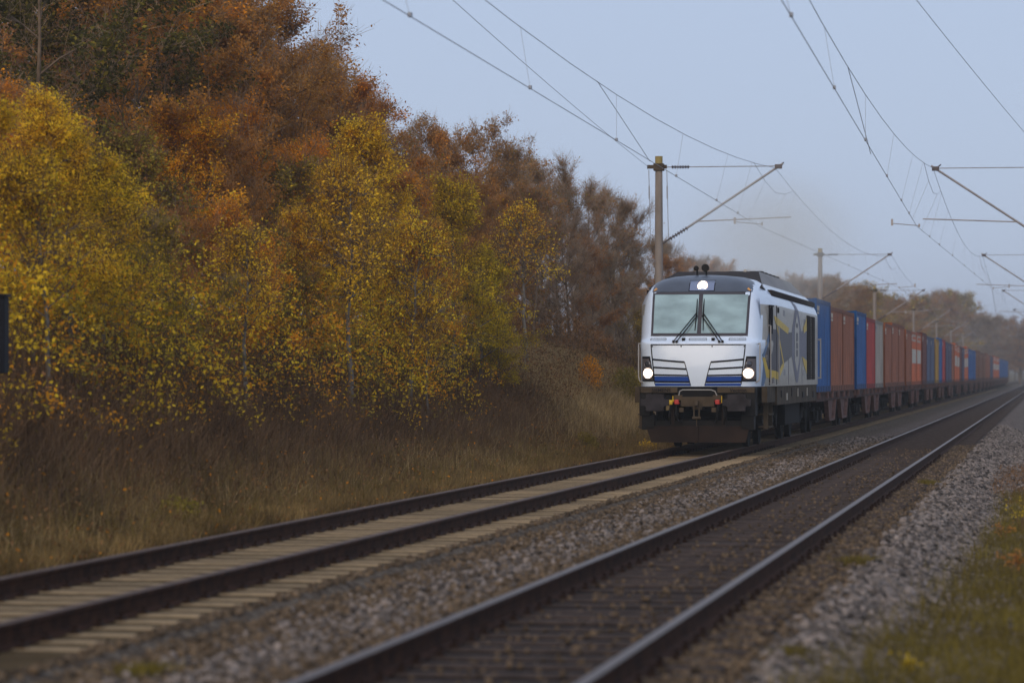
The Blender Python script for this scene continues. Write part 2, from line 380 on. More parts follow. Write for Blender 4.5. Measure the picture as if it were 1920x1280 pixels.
def face_s(u, z):
    sf, wf, W = frv(z); a = min(1, abs(u)/wf); return sf+.08*a*a+.30*a**12
ST = 2.4
def side_u(s, z):
    sf, wf, W = frv(z); s1 = sf+.38
    if s >= ST: return W
    return wf+(W-wf)*max(0, (s-s1)/(ST-s1))**.8
def loco():
    t = empty('locomotive', 'white and blue diesel locomotive with lit headlights leading the container train', 'locomotive'); frame(t, 0, S_LOCO)
    # body shell
    zs = []
    for a, b in zip(FR, FR[1:]): zs += [a[0]+(b[0]-a[0])*k/2 for k in range(2)]
    zs.append(FR[-1][0])
    def ring(z):
        sf, wf, W = frv(z); q = []
        aa = [-1, -.985, -.96, -.92, -.87, -.8, -.65, -.45, -.2, 0, .2, .45, .65, .8, .87, .92, .96, .985, 1]
        front = [(a*wf, face_s(a*wf, z)) for a in aa]
        s1 = sf+.38; rs = [s1+(ST-s1)*k for k in (.15, .35, .6, .8)]+[ST, 4, LN/2]
        right = [(side_u(s, z), s) for s in rs]; right2 = [(u, LN-s) for u, s in right[-2::-1]]
        half1 = front+right+right2
        back = [(u, LN-s) for u, s in front[::-1]]
        left = [(-u, s) for u, s in (right+right2)][::-1]
        return half1+back+left
    rings = [ring(z) for z in zs]; n = len(rings[0]); mb = MB()
    mb.v = [(u, s, z) for rg, z in zip(rings, zs) for u, s in rg]
    for i in range(len(zs)-1):
        for k in range(n):
            k2 = (k+1) % n; a, b = i*n+k, i*n+k2
            um = (mb.v[a][0]+mb.v[b][0])/2; sm_ = (mb.v[a][1]+mb.v[b][1])/2
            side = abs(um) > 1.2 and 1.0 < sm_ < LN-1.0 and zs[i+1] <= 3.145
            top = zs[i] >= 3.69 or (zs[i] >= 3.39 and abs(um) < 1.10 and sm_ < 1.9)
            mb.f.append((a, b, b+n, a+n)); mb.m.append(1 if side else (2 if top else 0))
    mb.f.append(tuple(range((len(zs)-1)*n, len(zs)*n))); mb.m.append(2)
    mb.f.append(tuple(range(n-1, -1, -1))); mb.m.append(2)
    mb.build('body', [M['white'], M['side_shaded_white'], M['slate']], t, smooth=28)
    # a patch that follows the nose: u limits as functions of z
    def patch(mb, zl, uL, uR, eps=.006, nu=8, thick=.02):
        vs = []; m = nu+1
        for e in (eps, eps-thick):
            for z in zl:
                a, b = uL(z), uR(z)
                for i in range(m):
                    u = a+(b-a)*i/nu; vs.append((u, face_s(u, z)-e, z))
        r = len(zl); fs = []; off = r*m
        for j in range(r-1):
            for i in range(nu):
                q = (j*m+i, j*m+i+1, (j+1)*m+i+1, (j+1)*m+i); fs.append(q); fs.append(tuple(k+off for k in q[::-1]))
        for j in range(r-1):
            for i in (0, nu): fs.append((j*m+i, (j+1)*m+i, (j+1)*m+i+off, j*m+i+off))
        for i in range(nu):
            for j in (0, r-1): fs.append((j*m+i, j*m+i+1, j*m+i+1+off, j*m+i+off))
        mb.add(vs, fs)
    def lin(a, b, n): return [a+(b-a)*i/n for i in range(n+1)]
    def seam(mb, pts, w=.012, eps=.010):                       # thin line on the nose through (u,z) points
        pp = []
        for (a, za), (b, zb) in zip(pts, pts[1:]):
            k = max(1, int(abs(b-a)/.12)+int(abs(zb-za)/.12)); pp += [(a+(b-a)*i/k, za+(zb-za)*i/k) for i in range(k)]
        pp.append(pts[-1])
        mb.tube([(u, face_s(u, z)-eps+w*.5, z) for u, z in pp], w, 4)
    # dark band over the windscreen
    mb = MB(); patch(mb, [3.41, 3.46, 3.52, 3.57, 3.62, 3.66, 3.70, 3.73, 3.755, 3.77, 3.785], lambda z: -min(1.10-.12*(z-3.4), frv(z)[1]*.97), lambda z: min(1.10-.12*(z-3.4), frv(z)[1]*.97), .008, 24)
    mb.build('roof_band', M['slate'], t, smooth=30)
    # windscreen
    mb = MB(); patch(mb, lin(2.44, 3.40, 8), lambda z: -1.05-.02*(z-2.44), lambda z: 1.05+.02*(z-2.44), .010, 14)
    wf_ = mb.build('windscreen_frame', M['frame_black'], t)
    for a, b in ((-1.0, -.045), (.045, 1.0)):
        mb = MB(); patch(mb, lin(2.50, 3.345, 6), lambda z: a-(.02*(z-2.5) if a < -.5 else 0), lambda z: b+(.02*(z-2.5) if b > .5 else 0), .018, 8)
        mb.build('windscreen_pane', M['glass'], wf_)
    # top light panel and lamp
    mb = MB(); patch(mb, lin(3.42, 3.665, 4), lambda z: -.285, lambda z: .285, .011, 6); lp = mb.build('light_panel_frame', M['line'], t)
    mb = MB(); patch(mb, lin(3.435, 3.65, 4), lambda z: -.265, lambda z: .265, .017, 6); mb.build('light_panel', M['panel_blue'], lp)
    def lamp(u, z, r, nm, m, par, e=.03, ring_=True):
        s = face_s(u, z)-e; fs_ = lambda a, b: max(s-.06, min(s+.12, face_s(a, b)-e))
        mb = MB(); N = 20; c = [(u+r*math.cos(2*math.pi*k/N), z+r*math.sin(2*math.pi*k/N)) for k in range(N)]; c = [(a, fs_(a, b), b) for a, b in c]
        c2 = [(x+(u-x)*.2, ss+(s-ss)*.2-.010, zz+(z-zz)*.2) for x, ss, zz in c]; c3 = [(x, ss+.05, zz) for x, ss, zz in c]
        mb.v = c+c2+c3+[(u, s-.018, z)]
        for k in range(N):
            k2 = (k+1) % N; mb.f += [(k, k2, N+k2, N+k), (N+k, N+k2, 3*N), (2*N+k, 2*N+k2, k2, k)]
        mb.m = [1, 0, 1]*N
        o = mb.build(nm, [m, M['lamp_rim'] if m is M['lamp'] else m], par, smooth=50)
        if ring_:
            mb = MB(); mb.tube([(u+(r+.008)*math.cos(2*math.pi*k/N), c[k % N][1]+.004, z+(r+.008)*math.sin(2*math.pi*k/N)) for k in range(N+1)], .010, 5); mb.build('lamp_ring', M['housing'], o)
        return o
    lamp(0.01, 3.54, .112, 'headlight', M['lamp'], t, .035, False)
    # corner headlight units
    for sg in (-1, 1):
        zl = lin(1.46, 2.0, 6)
        inn = lambda z: .94+.10*(z-1.46)/.54; out = lambda z: 1.235
        mk = lambda e, g: (lambda z: sg*(inn(z)+g)) if True else None
        def limits(g):
            A = lambda z: sg*(inn(z)+g); B = lambda z: sg*(out(z)-g*.2)
            return (A, B) if sg > 0 else (B, A)
        a, b = limits(0); mb = MB(); patch(mb, zl, a, b, .014, 8, .05); hu = mb.build('headlight_unit', M['line'], t)
        a, b = limits(.03); mb = MB(); patch(mb, lin(1.50, 1.95, 5), a, b, .020, 8, .03); mb.build('light_panel', M['housing'], hu)
        lamp(sg*1.085, 1.635, .112, 'headlight', M['lamp'], t, .05, True)
        lamp(sg*1.10, 1.83, .065, 'tail_light', M['lamp_off'], t, .035, True)
    # service panel, seams, slats
    mb = MB()
    seam(mb, [(-1.02, 2.25), (1.02, 2.25), (.93, 1.40)]); seam(mb, [(-1.02, 2.25), (-.93, 1.40)])
    mb.build('panel_seam', M['line'], t)
    for sg in (-1, 1):
        rows = [(1.935, 1.875, .285), (1.765, 1.725, .245), (1.60, 1.585, .21), (1.455, 1.448, .175)]
        for zo, zi, ui in rows:
            mb = MB(); seam(mb, [(sg*(.985-.1*(2.0-zo)), zo), (sg*(ui+.35), (zo*.45+zi*.55)), (sg*ui, zi)], .019, .016); mb.build('grille_slat', M['line'], t)
        mb = MB()
        def inner(z): return .15+(z-1.36)*.27
        A = lambda z: sg*inner(z); B = lambda z: sg*(.925+.06*(z-1.36))
        patch(mb, lin(1.362, 1.575, 3), A if sg > 0 else B, B if sg > 0 else A, .007, 10); mb.build('blue_panel', M['blue'], t)
        for zz in (1.575, 1.425):
            mb = MB(); seam(mb, [(sg*.94, zz), (sg*(.155+(zz-1.36)*.27), zz-.006)], .006, .012); mb.build('pale_trim', M['white'], t)
        mb = MB(); seam(mb, [(sg*.285, 1.875), (sg*.235, 1.70), (sg*.152, 1.37)], .009); mb.build('panel_seam', M['line'], t)
    for a, b in ((-1.04, -.70), (-.20, .18), (.66, 1.02)):
        mb = MB(); seam(mb, [(a, 2.385), (b, 2.385), (b, 2.345), (a, 2.345), (a, 2.385)], .007); mb.build('slot_seam', M['line'], t)
    for u in (-.99, -.36, .31, 1.0):
        mb = MB(); s = face_s(u, 2.225); mb.tube([(u, s-.012, 2.215), (u, s+.02, 2.215)], .016, 8); mb.build('bolt', M['line'], t)
    for u in (-1.01, 1.01):
        mb = MB(); s = face_s(u, 3.46); mb.prism([(u-.06, 3.435), (u+.06, 3.435), (u, 3.50)], 'y', s-.02, s+.03); mb.build('marker', M['orange'], t)
    # wipers
    for sg in (-1, 1):
        pv = [(.53, 2.32), (.46, 2.32)]; tp = [(.08, 2.93), (.05, 2.88)]
        w = None
        for (a, za), (b, zb) in zip(pv, tp):
            mb = MB(); mb.tube([(sg*a, face_s(a, za)-.05, za), (sg*b, face_s(b, zb)-.06, zb)], .013, 5)
            mb.tube([(sg*a, face_s(a, za)+.02, za-.01), (sg*a, face_s(a, za)-.07, za)], .03, 8)
            o = mb.build('wiper_arm', M['black'], t if w is None else w); w = w or o
        mb = MB(); mb.tube([(sg*.09, face_s(.1, 2.56)-.05, 2.56), (sg*.07, face_s(.1, 2.9)-.05, 2.9), (sg*.075, face_s(.1, 3.25)-.045, 3.25)], [.008, .018, .008], 5); mb.build('wiper_blade', M['black'], w)
        mb = MB(); u = sg*.32; s = face_s(u, 2.36); mb.box(u-.035, u+.035, s-.06, s+.03, 2.29, 2.40, .01); mb.build('washer_bracket', M['black'], t)
        # grab rails beside the nose
        mb = MB(); uu = sg*1.315; mb.tube([(sg*1.24, .45, 2.26), (uu, .35, 2.28), (uu, .33, 2.22), (uu, .33, 1.56), (sg*1.29, .33, 1.47), (sg*1.20, .34, 1.43)], .016, 6); mb.build('handrail', M['rail_grey'], t)
    # livery on the sides: panels bent along the side
    def decal(poly, m, eps, nm='livery_panel', sides=(1,)):
        for sg in sides:
            bm = bmesh.new(); f = bm.faces.new([bm.verts.new((0, s, z)) for s, z in poly])
            for sc in (1.0, 1.4, 1.9, 2.4):
                bmesh.ops.bisect_plane(bm, geom=bm.verts[:]+bm.edges[:]+bm.faces[:], plane_co=(0, sc, 0), plane_no=(0, 1, 0))
            for zc in (3.14, 3.28, 3.4):
                bmesh.ops.bisect_plane(bm, geom=bm.verts[:]+bm.edges[:]+bm.faces[:], plane_co=(0, 0, zc), plane_no=(0, 0, 1))
            bmesh.ops.triangulate(bm, faces=bm.faces[:])
            for v in bm.verts: v.co.x = sg*(side_u(v.co.y, v.co.z)+eps)
            mb = MB(); mb.bm(bm); mb.build(nm, m, t)
    decal([(.75, 1.36), (1.0, 1.36), (1.35, 1.62), (.95, 1.95)], M['pale_blue'], .004)
    decal([(.95, 3.25), (1.05, 3.28), (1.1, 2.1), (.78, 2.0)], M['pale_blue'], .0035)
    decal([(.80, 2.02), (1.75, 2.62), (1.9, 2.55), (.95, 1.95)], M['pale_blue'], .005)
    decal([(.80, 1.98), (1.25, 1.54), (3.2, 1.49), (4.9, 1.82), (4.3, 1.86), (3.1, 1.66), (1.45, 1.72), (1.1, 1.98)], M['yellow'], .006)
    decal([(1.75, 2.62), (1.05, 2.05), (1.4, 1.72), (3.15, 1.66), (4.5, 1.84), (7.3, 2.04), (7.3, 2.60), (6.0, 2.58), (3.1, 2.68), (2.5, 2.6)], M['livery_grey'], .004)
    decal([(2.2, 2.90), (6.3, 2.68), (6.0, 2.54), (2.9, 2.70), (2.4, 2.74)], M['yellow'], .007)
    decal([(2.35, 2.80), (2.55, 2.80), (4.75, 1.86), (4.5, 1.82)], M['yellow'], .009)
    decal([(7.3, 2.66), (8.6, 3.30), (9.1, 3.30), (10.3, 2.66), (12.2, 2.70), (12.2, 1.98), (10.2, 2.04), (9.2, 1.42), (8.5, 1.42), (7.3, 2.02)], M['spindle_grey'], .005)
    decal([(8.85, 3.06), (9.6, 2.72), (9.6, 1.95), (8.85, 1.66), (8.1, 1.95), (8.1, 2.72)], M['side_shaded_white'], .008)
    decal([(8.5, 3.14), (9.2, 3.14), (8.5, 3.4), (7.9, 3.4)], M['spindle_grey'], .006)
    for zc, hh in ((2.78, .05), (2.5, .10), (2.30, .07), (2.12, .08)):
        decal([(8.6, zc-hh), (9.1, zc-hh), (9.1, zc+hh), (8.6, zc+hh)], M['livery_grey'], .011, 'side_lettering')
    decal([(11.0, 2.75), (12.2, 3.0), (12.2, 2.70), (11.2, 2.62)], M['yellow'], .009)
    decal([(10.6, 2.05), (12.2, 1.95), (12.2, 1.62), (11.2, 1.85)], M['yellow'], .009)
    # ventilation grilles, door, window, hatches
    for a, b in ((12.3, 13.7), (14.0, 15.2)):
        mb = MB(); mb.box(1.47, 1.50, a, b, 1.48, 3.08)
        for k in range(26): z = 1.52+k*.06; mb.box(1.50, 1.512, a+.05, b-.05, z, z+.02)
        mb.build('side_grille', M['dark_vent'], t)
    def sbox(s0, s1, z0, z1, e, m, nm, c=.01):
        mb = MB(); u = side_u((s0+s1)/2, (z0+z1)/2); mb.box(u-.02, u+e, s0, s1, z0, z1, c); return mb.build(nm, m, t)
    for s in (1.62, 2.62):
        sbox(s-.012, s+.012, 1.38, 3.13, .012, M['line'], 'door_seam', 0)
    sbox(1.62, 2.62, 3.10, 3.13, .02, M['line'], 'door_lintel', 0)
    mb = MB(); u = side_u(2.0, 2.8)
    N = 10; pl = [(1.98+.17*math.cos(a), 3.0-.17*1+.17*math.sin(a)+.1) for a in [math.pi*k/N for k in range(N+1)]]+[(1.81, 2.50), (2.15, 2.50)]
    mb.prism(pl, 'x', u-.03, u+.015); mb.build('door_window', M['line'], t)
    for s in (1.5, 2.72):
        mb = MB(); u = side_u(s, 2)+.05; mb.tube([(u-.05, s, 2.68), (u, s, 2.68), (u, s, 1.42), (u-.05, s, 1.42)], .016, 5); mb.build('handrail', M['rail_grey'], t)
    sbox(2.95, 3.15, 2.98, 3.10, .03, M['black'], 'side_camera')
    for s in (6.2, 10.6):
        sbox(s-.01, s+.01, 1.38, 2.0, .008, M['spindle_grey'], 'panel_joint', 0)
    for s, z in ((4.6, 2.95), (4.7, 1.6), (1.95, 1.43), (10.9, 1.6), (11.2, 2.85)):
        for k in range(3): sbox(s, s+.55, z+k*.045, z+k*.045+.02, .006, M['spindle_grey'], 'side_lettering', 0)
    for k in range(3): sbox(1.15, 1.55, 1.93+k*.04, 1.945+k*.04, .010, M['side_shaded_white'], 'side_lettering', 0)
    mb = MB(); mb.tube([(1.56, LN-2.3, 2.55), (1.56, LN-2.3, 1.5)], .02, 6); mb.box(1.49, 1.57, LN-2.32, LN-2.28, 2.5, 2.54); mb.box(1.49, 1.57, LN-2.32, LN-2.28, 1.5, 1.54); mb.build('handrail', M['rail_grey'], t)
    # roof hood
    a0, b0 = 1.75, LN-1.8
    V = [(-1.26, a0, 3.52), (1.26, a0, 3.52), (1.30, a0+.6, 3.44), (1.30, b0, 3.44), (-1.30, b0, 3.44), (-1.30, a0+.6, 3.44),
         (-.95, 5.0, 3.965), (.90, 5.0, 3.965), (.90, b0-2.2, 3.965), (-.95, b0-2.2, 3.965)]
    mb = MB(); mb.add(V, [(0, 1, 7, 6)]); mb.cur = 1; mb.add(V, [(1, 2, 7)]); mb.add(V, [(2, 3, 8, 7), (3, 4, 9, 8), (4, 5, 6, 9), (5, 0, 6), (6, 7, 8, 9), (0, 5, 4, 3, 2, 1)])
    mb.build('roof_hood', [M['dark_vent'], M['roof_grey']], t)
    for sg in (-1, 1):
        mb = MB()
        for k in range(44):
            s = 2.6+k*.32; mb.box(sg*1.35-.05, sg*1.35+.055, s, s+.24, 3.36, 3.47)
        mb.box(sg*1.34-.05, sg*1.34+.05, 2.5, LN-2.5, 3.345, 3.485); mb.build('roof_vent_strip', M['dark_vent'], t)
    mb = MB(); mb.tube([(.56, 4.9, 3.8), (.60, 5.0, 3.99)], .045, 8); mb.build('roof_pipe', M['side_shaded_white'], t)
    for k in range(5): mb = MB(); s = 6.6+k*1.15; mb.box(.55, .86, s, s+.5, 3.96, 4.02, .015); mb.build('roof_hatch', M['black'], t)
    mb = MB(); mb.tube([(.1, 8.2, 3.96), (.1, 8.2, 4.06)], .22, 14); mb.build('exhaust_stack', M['black'], t)
    for u, r, s in ((-.22, .058, 1.9), (-.02, .088, 1.9)):
        mb = MB(); mb.tube([(u, s, 3.93+r*.3), (u, s+.06, 3.93+r*.3), (u, s+.3, 3.93+r*.3)], [r, r*.6, r*.35], 14)
        mb.tube([(u, s+.2, 3.76), (u, s+.2, 3.97)], .02, 6); mb.build('horn', M['black'], t, smooth=40)
    # underframe
    mb = MB(); mb.box(-1.14, 1.14, .12, 1.0, .98, 1.345); mb.build('buffer_beam', M['black'], t)
    for sg in (-1, 1):
        mb = MB(); mb.box(sg*.83-.40, sg*.83+.40, -.06, .13, 1.215, 1.33, .012); pl_ = mb.build('buffer_plate', M['under'], t)
        cu = bpy.data.curves.new('lettering', 'FONT'); cu.body = 'SIEMENS' if sg < 0 else 'Vectron'; cu.size = .11; cu.align_x = 'CENTER'; cu.extrude = .004; cu.offset = .002
        to = bpy.data.objects.new('lettering', cu); COL.objects.link(to)
        me = bpy.data.meshes.new_from_object(to.evaluated_get(bpy.context.evaluated_depsgraph_get())); bpy.data.objects.remove(to)
        me.materials.clear(); me.materials.append(M['line']); lo = link(bpy.data.objects.new('lettering', me), pl_)
        lo.rotation_euler = (math.radians(90), 0, 0); lo.location = (sg*.83+.05, -.066, 1.235)
        # buffers
        mb = MB(); bm = bmesh.new(); bmesh.ops.create_cube(bm, size=1)
        for v in bm.verts: v.co = Vector((sg*.875+v.co.x*.60, -.42+v.co.y*.10, 1.01+v.co.z*.36))
        bmesh.ops.bevel(bm, geom=[e for e in bm.edges if abs(e.verts[0].co.y-e.verts[1].co.y) > .05], offset=.11, segments=5, affect='EDGES'); mb.bm(bm)
        bf = mb.build('buffer', M['buffer'], t, smooth=40)
        mb = MB(); mb.tube([(sg*.875, -.38, 1.01), (sg*.875, -.05, 1.01)], .15, 14); mb.tube([(sg*.875, -.15, 1.01), (sg*.875, .2, 1.01)], .20, 14); mb.build('buffer_shank', M['black'], bf, smooth=40)
        mb = MB(); mb.box(sg*1.13-.12, sg*1.13+.12, -.03, .5, .72, 1.33, .01); mb.build('step_box', M['black'], t)
        mb = MB(); mb.box(sg*1.07-.14, sg*1.07+.14, .02, .45, .42, .74, .01); mb.build('step_box', M['black'], t)
        # brake hoses, cocks
        mb = MB(); mb.tube([(sg*.45, 0, 1.0), (sg*.45, -.16, .95), (sg*.44, -.2, .75), (sg*.40, -.14, .58), (sg*.34, -.05, .62)], .024, 6); mb.build('brake_hose', M['black'], t)
        mb = MB(); mb.tube([(sg*.56, 0, .98), (sg*.57, -.14, .92), (sg*.60, -.18, .70), (sg*.57, -.12, .55)], .022, 6); mb.build('brake_hose', M['black'], t)
        mb = MB(); mb.box(sg*.44-.045, sg*.44+.045, -.16, -.02, .97, 1.07, .015); mb.tube([(sg*.44-.06, -.12, 1.04), (sg*.44+.06, -.12, .99)], .014, 5); mb.build('air_cock', M['red'], t)
        mb = MB(); mb.box(sg*.42-.09, sg*.42+.09, -.04, .1, 1.05, 1.17, .01); mb.build('socket', M['under'], t); mb = MB(); mb.box(sg*.35-.05, sg*.35+.05, -.04, .1, .80, .90, .01); mb.build('socket', M['under'], t)
        mb = MB(); mb.tube([(sg*.525, -.08, 1.15), (sg*.525, -.08, 1.0)], .010, 5); mb.build('lever', M['yellow'], t)
    mb = MB(); mb.box(-.62, -.53, -.16, -.04, .96, 1.06, .02); mb.tube([(-.64, -.12, 1.0), (-.50, -.12, 1.05)], .014, 5); mb.build('air_cock', M['yellow'], t)
    mb = MB(); mb.box(-.36, .36, -.03, .2, .92, 1.13, .01); mb.box(-.1, .1, -.06, .2, .86, 1.08); mb.build('coupler_block', M['under'], t)
    mb = MB(); mb.tube([(-.40, -.06, 1.16), (-.38, -.07, 1.25), (-.32, -.07, 1.28), (.30, -.07, 1.28), (.38, -.07, 1.25), (.42, -.06, 1.16)], .012, 6); mb.build('uncoupling_bar', M['rail_grey'], t)
    mb = MB()
    for sg in (-1, 1): mb.tube([(sg*.055, -.2, 1.03), (sg*.055, -.24, .68)], .018, 6)
    mb.tube([(-.09, -.24, .68), (.09, -.24, .68)], .03, 8); mb.tube([(0, -.05, 1.02), (0, -.26, 1.02), (0, -.28, .94)], .04, 8); mb.tube([(0, -.24, .66), (0, -.2, .5)], .014, 5); mb.build('screw_coupling', M['under'], t)
    # plough
    mb = MB(); mb.prism([(-1.12, .50), (1.12, .50), (1.03, .15), (-1.0, .15)], 'y', .02, .07); mb.box(-.015, .015, -.02, .02, .16, .52)
    for u in (-.55, .55): mb.box(u-.04, u+.04, .07, .5, .3, .9)
    mb.build('snow_plough', M['plough'], t)
    mb = MB(); mb.prism([(-1.12, .50), (1.12, .50), (1.12, .62), (-1.12, .62)], 'y', .10, .16); mb.build('plough_bracket', M['black'], t)
    # side skirt with fittings
    for sg in (-1, 1):
        mb = MB(); mb.box(sg*1.43-.05, sg*1.43+.05, 2.9, LN-2.7, .93, 1.345); sk = mb.build('side_skirt', M['under'], t)
        for k, (s, w, z, h) in enumerate(((4.0, .22, 1.17, .15), (5.6, .3, 1.10, .16), (7.2, .12, 1.2, .2), (9.2, .14, 1.18, .2), (10.8, .6, 1.12, .14), (12.4, .14, 1.18, .2), (14.6, .5, 1.1, .16))):
            mb = MB(); mb.box(sg*1.485-.012, sg*1.485+.012, s, s+w, z-h/2, z+h/2); mb.build('skirt_fitting', M['black'] if k % 2 == 0 else M['side_shaded_white'], sk)
        mb = MB(); mb.box(sg*1.38-.06, sg*1.38+.06, .7, 2.9, 1.0, 1.345)
        mb.box(sg*1.36-.05, sg*1.36+.05, 1.25, 1.32, .42, 1.02); mb.box(sg*1.36-.05, sg*1.36+.05, 2.45, 2.52, .42, 1.02)
        for z in (.45, .72): mb.box(sg*1.32-.12, sg*1.32+.12, 1.28, 2.5, z, z+.03)
        mb.build('cab_steps', M['under'], t)
        mb = MB(); mb.box(sg*1.2-.15, sg*1.2+.15, 7.0, LN-7.0, .42, .93, .03); mb.build('fuel_tank', M['bogie'], t)
    mb = MB(); mb.box(-1.1, 1.1, .3, LN-.3, .95, 1.34); mb.build('underframe', M['black'], t)
    # bogies
    for sc in (4.6, LN-4.6):
        bg_ = MB()
        for sg in (-1, 1):
            bg_.prism([(sc-2.1, .62), (sc-1.9, .78), (sc-.8, .80), (sc-.4, .62), (sc+.4, .62), (sc+.8, .80), (sc+1.9, .78), (sc+2.1, .62), (sc+1.9, .52), (sc+.7, .5), (sc+.3, .38), (sc-.3, .38), (sc-.7, .5), (sc-1.9, .52)], 'x', sg*1.1-.07, sg*1.1+.07)
            for ds in (-1.4, 1.4):
                bg_.tube([(sg*1.0, sc+ds, .55), (sg*1.22, sc+ds, .55)], .17, 12)
                for q in (-.33, .33): bg_.tube([(sg*1.15, sc+ds+q, .62), (sg*1.15, sc+ds+q, .90)], .075, 8)
            bg_.tube([(sg*1.22, sc-.9, .45), (sg*1.22, sc+.3, .75)], .04, 6)
        bg_.box(-1.05, 1.05, sc-.3, sc+.3, .45, .8)
        bo = bg_.build('bogie', M['bogie'], t)
        for ds in (-1.4, 1.4):
            wb = MB()
            for sg in (-1, 1): wb.tube([(sg*.70, sc+ds, .55), (sg*.72, sc+ds, .55), (sg*.83, sc+ds, .55)], [.575, .555, .55], 28)
            wb.tube([(-.8, sc+ds, .55), (.8, sc+ds, .55)], .09, 10); wb.build('wheelset', M['bogie'], bo, smooth=30)
    return t
loco()

# ------------------------------------------------------------------ wagons and containers
def wagon_proto():
    L = 19.0
    t = empty('container_wagon'); mb = MB()
    for sg in (-1, 1):
        mb.box(sg*1.15-.06, sg*1.15+.06, .35, L-.35, .86, 1.12); mb.box(sg*1.15-.11, sg*1.15+.11, .35, L-.35, 1.09, 1.125)
    for k in range(12): s = .4+k*(L-.8)/11; mb.box(-1.1, 1.1, s-.06, s+.06, .86, 1.08)
    mb.build('chassis', M['wagon'], t)
    for s0 in (5.2, 11.2):
        for sg in (-1, 1):
            mb = MB(); u = sg*1.2
            mb.prism([(s0-.7, .88), (s0+3.3, .88), (s0+2.6, .30), (s0, .30)], 'x', u-.06, u-.03)
            mb.prism([(s0-.7, .88), (s0-.4, .88), (s0+.25, .30), (s0, .30)], 'x', u-.03, u+.06); mb.prism([(s0+3.3, .88), (s0+3.0, .88), (s0+2.35, .30), (s0+2.6, .30)], 'x', u-.03, u+.06)
            mb.box(u-.03, u+.06, s0+.2, s0+2.4, .28, .34); mb.build('side_bracket', M['wagon_rust'], t)
    for s in (.7, 4.4, 6.6, 9.5, 12.4, 14.6, L-.7):
        mb = MB()
        mb.box(-1.22, 1.22, s-.05, s+.05, 1.0, 1.1)
        for sg in (-1, 1): mb.prism([(s-.12, .94), (s+.12, .94), (s+.07, 1.12), (s-.07, 1.12)], 'x', sg*1.21, sg*1.29)
        mb.build('outrigger', M['wagon_rust'], t)
    for sc in (2.6, L-2.6):
        mb = MB()
        for sg in (-1, 1):
            mb.prism([(sc-1.35, .60), (sc-1.0, .72), (sc-.4, .45), (sc+.4, .45), (sc+1.0, .72), (sc+1.35, .60), (sc+1.1, .40), (sc+.5, .26), (sc-.5, .26), (sc-1.1, .40)], 'x', sg*1.02-.05, sg*1.02+.05)
            for ds in (-.9, .9): mb.box(sg*1.05-.1, sg*1.05+.1, sc+ds-.16, sc+ds+.16, .34, .62)
        mb.box(-1, 1, sc-.15, sc+.15, .4, .7); b = mb.build('bogie', M['bogie'], t)
        for ds in (-.9, .9):
            wb = MB()
            for sg in (-1, 1): wb.tube([(sg*.70, sc+ds, .46), (sg*.72, sc+ds, .46), (sg*.83, sc+ds, .46)], [.485, .465, .46], 18)
            wb.tube([(-.8, sc+ds, .46), (.8, sc+ds, .46)], .08, 8); wb.build('wheelset', M['bogie'], b)
    for e in (-1, 1):
        s = 0 if e < 0 else L
        for sg in (-1, 1):
            mb = MB(); mb.tube([(sg*.875, s+.35*-e, 1.03), (sg*.875, s+.02*e, 1.03), (sg*.875, s+.3*e, 1.03)], .1, 8); mb.tube([(sg*.875, s+.3*e, 1.03), (sg*.875, s+.34*e, 1.03)], .2, 12); mb.build('buffer', M['bogie'], t)
    return t
CC = {'blue': (.010, .11, .34), 'brown': (.36, .105, .036), 'red': (.50, .035, .022), 'grey': (.46, .39, .31), 'orange': (.70, .15, .035), 'maroon': (.16, .032, .018), 'yellow': (.50, .27, .025), 'slate': (.085, .11, .19), 'violet': (.075, .075, .14), 'tan': (.23, .085, .035)}
CM = {k: mat('container_paint_'+k, v, .55, var=.42, scale=1.6, stretch=(1, 1, .35)) for k, v in CC.items()}
CF = {k: mat('container_frame_'+k, tuple(c*.6 for c in v), .6, var=.3, scale=3) for k, v in CC.items()}
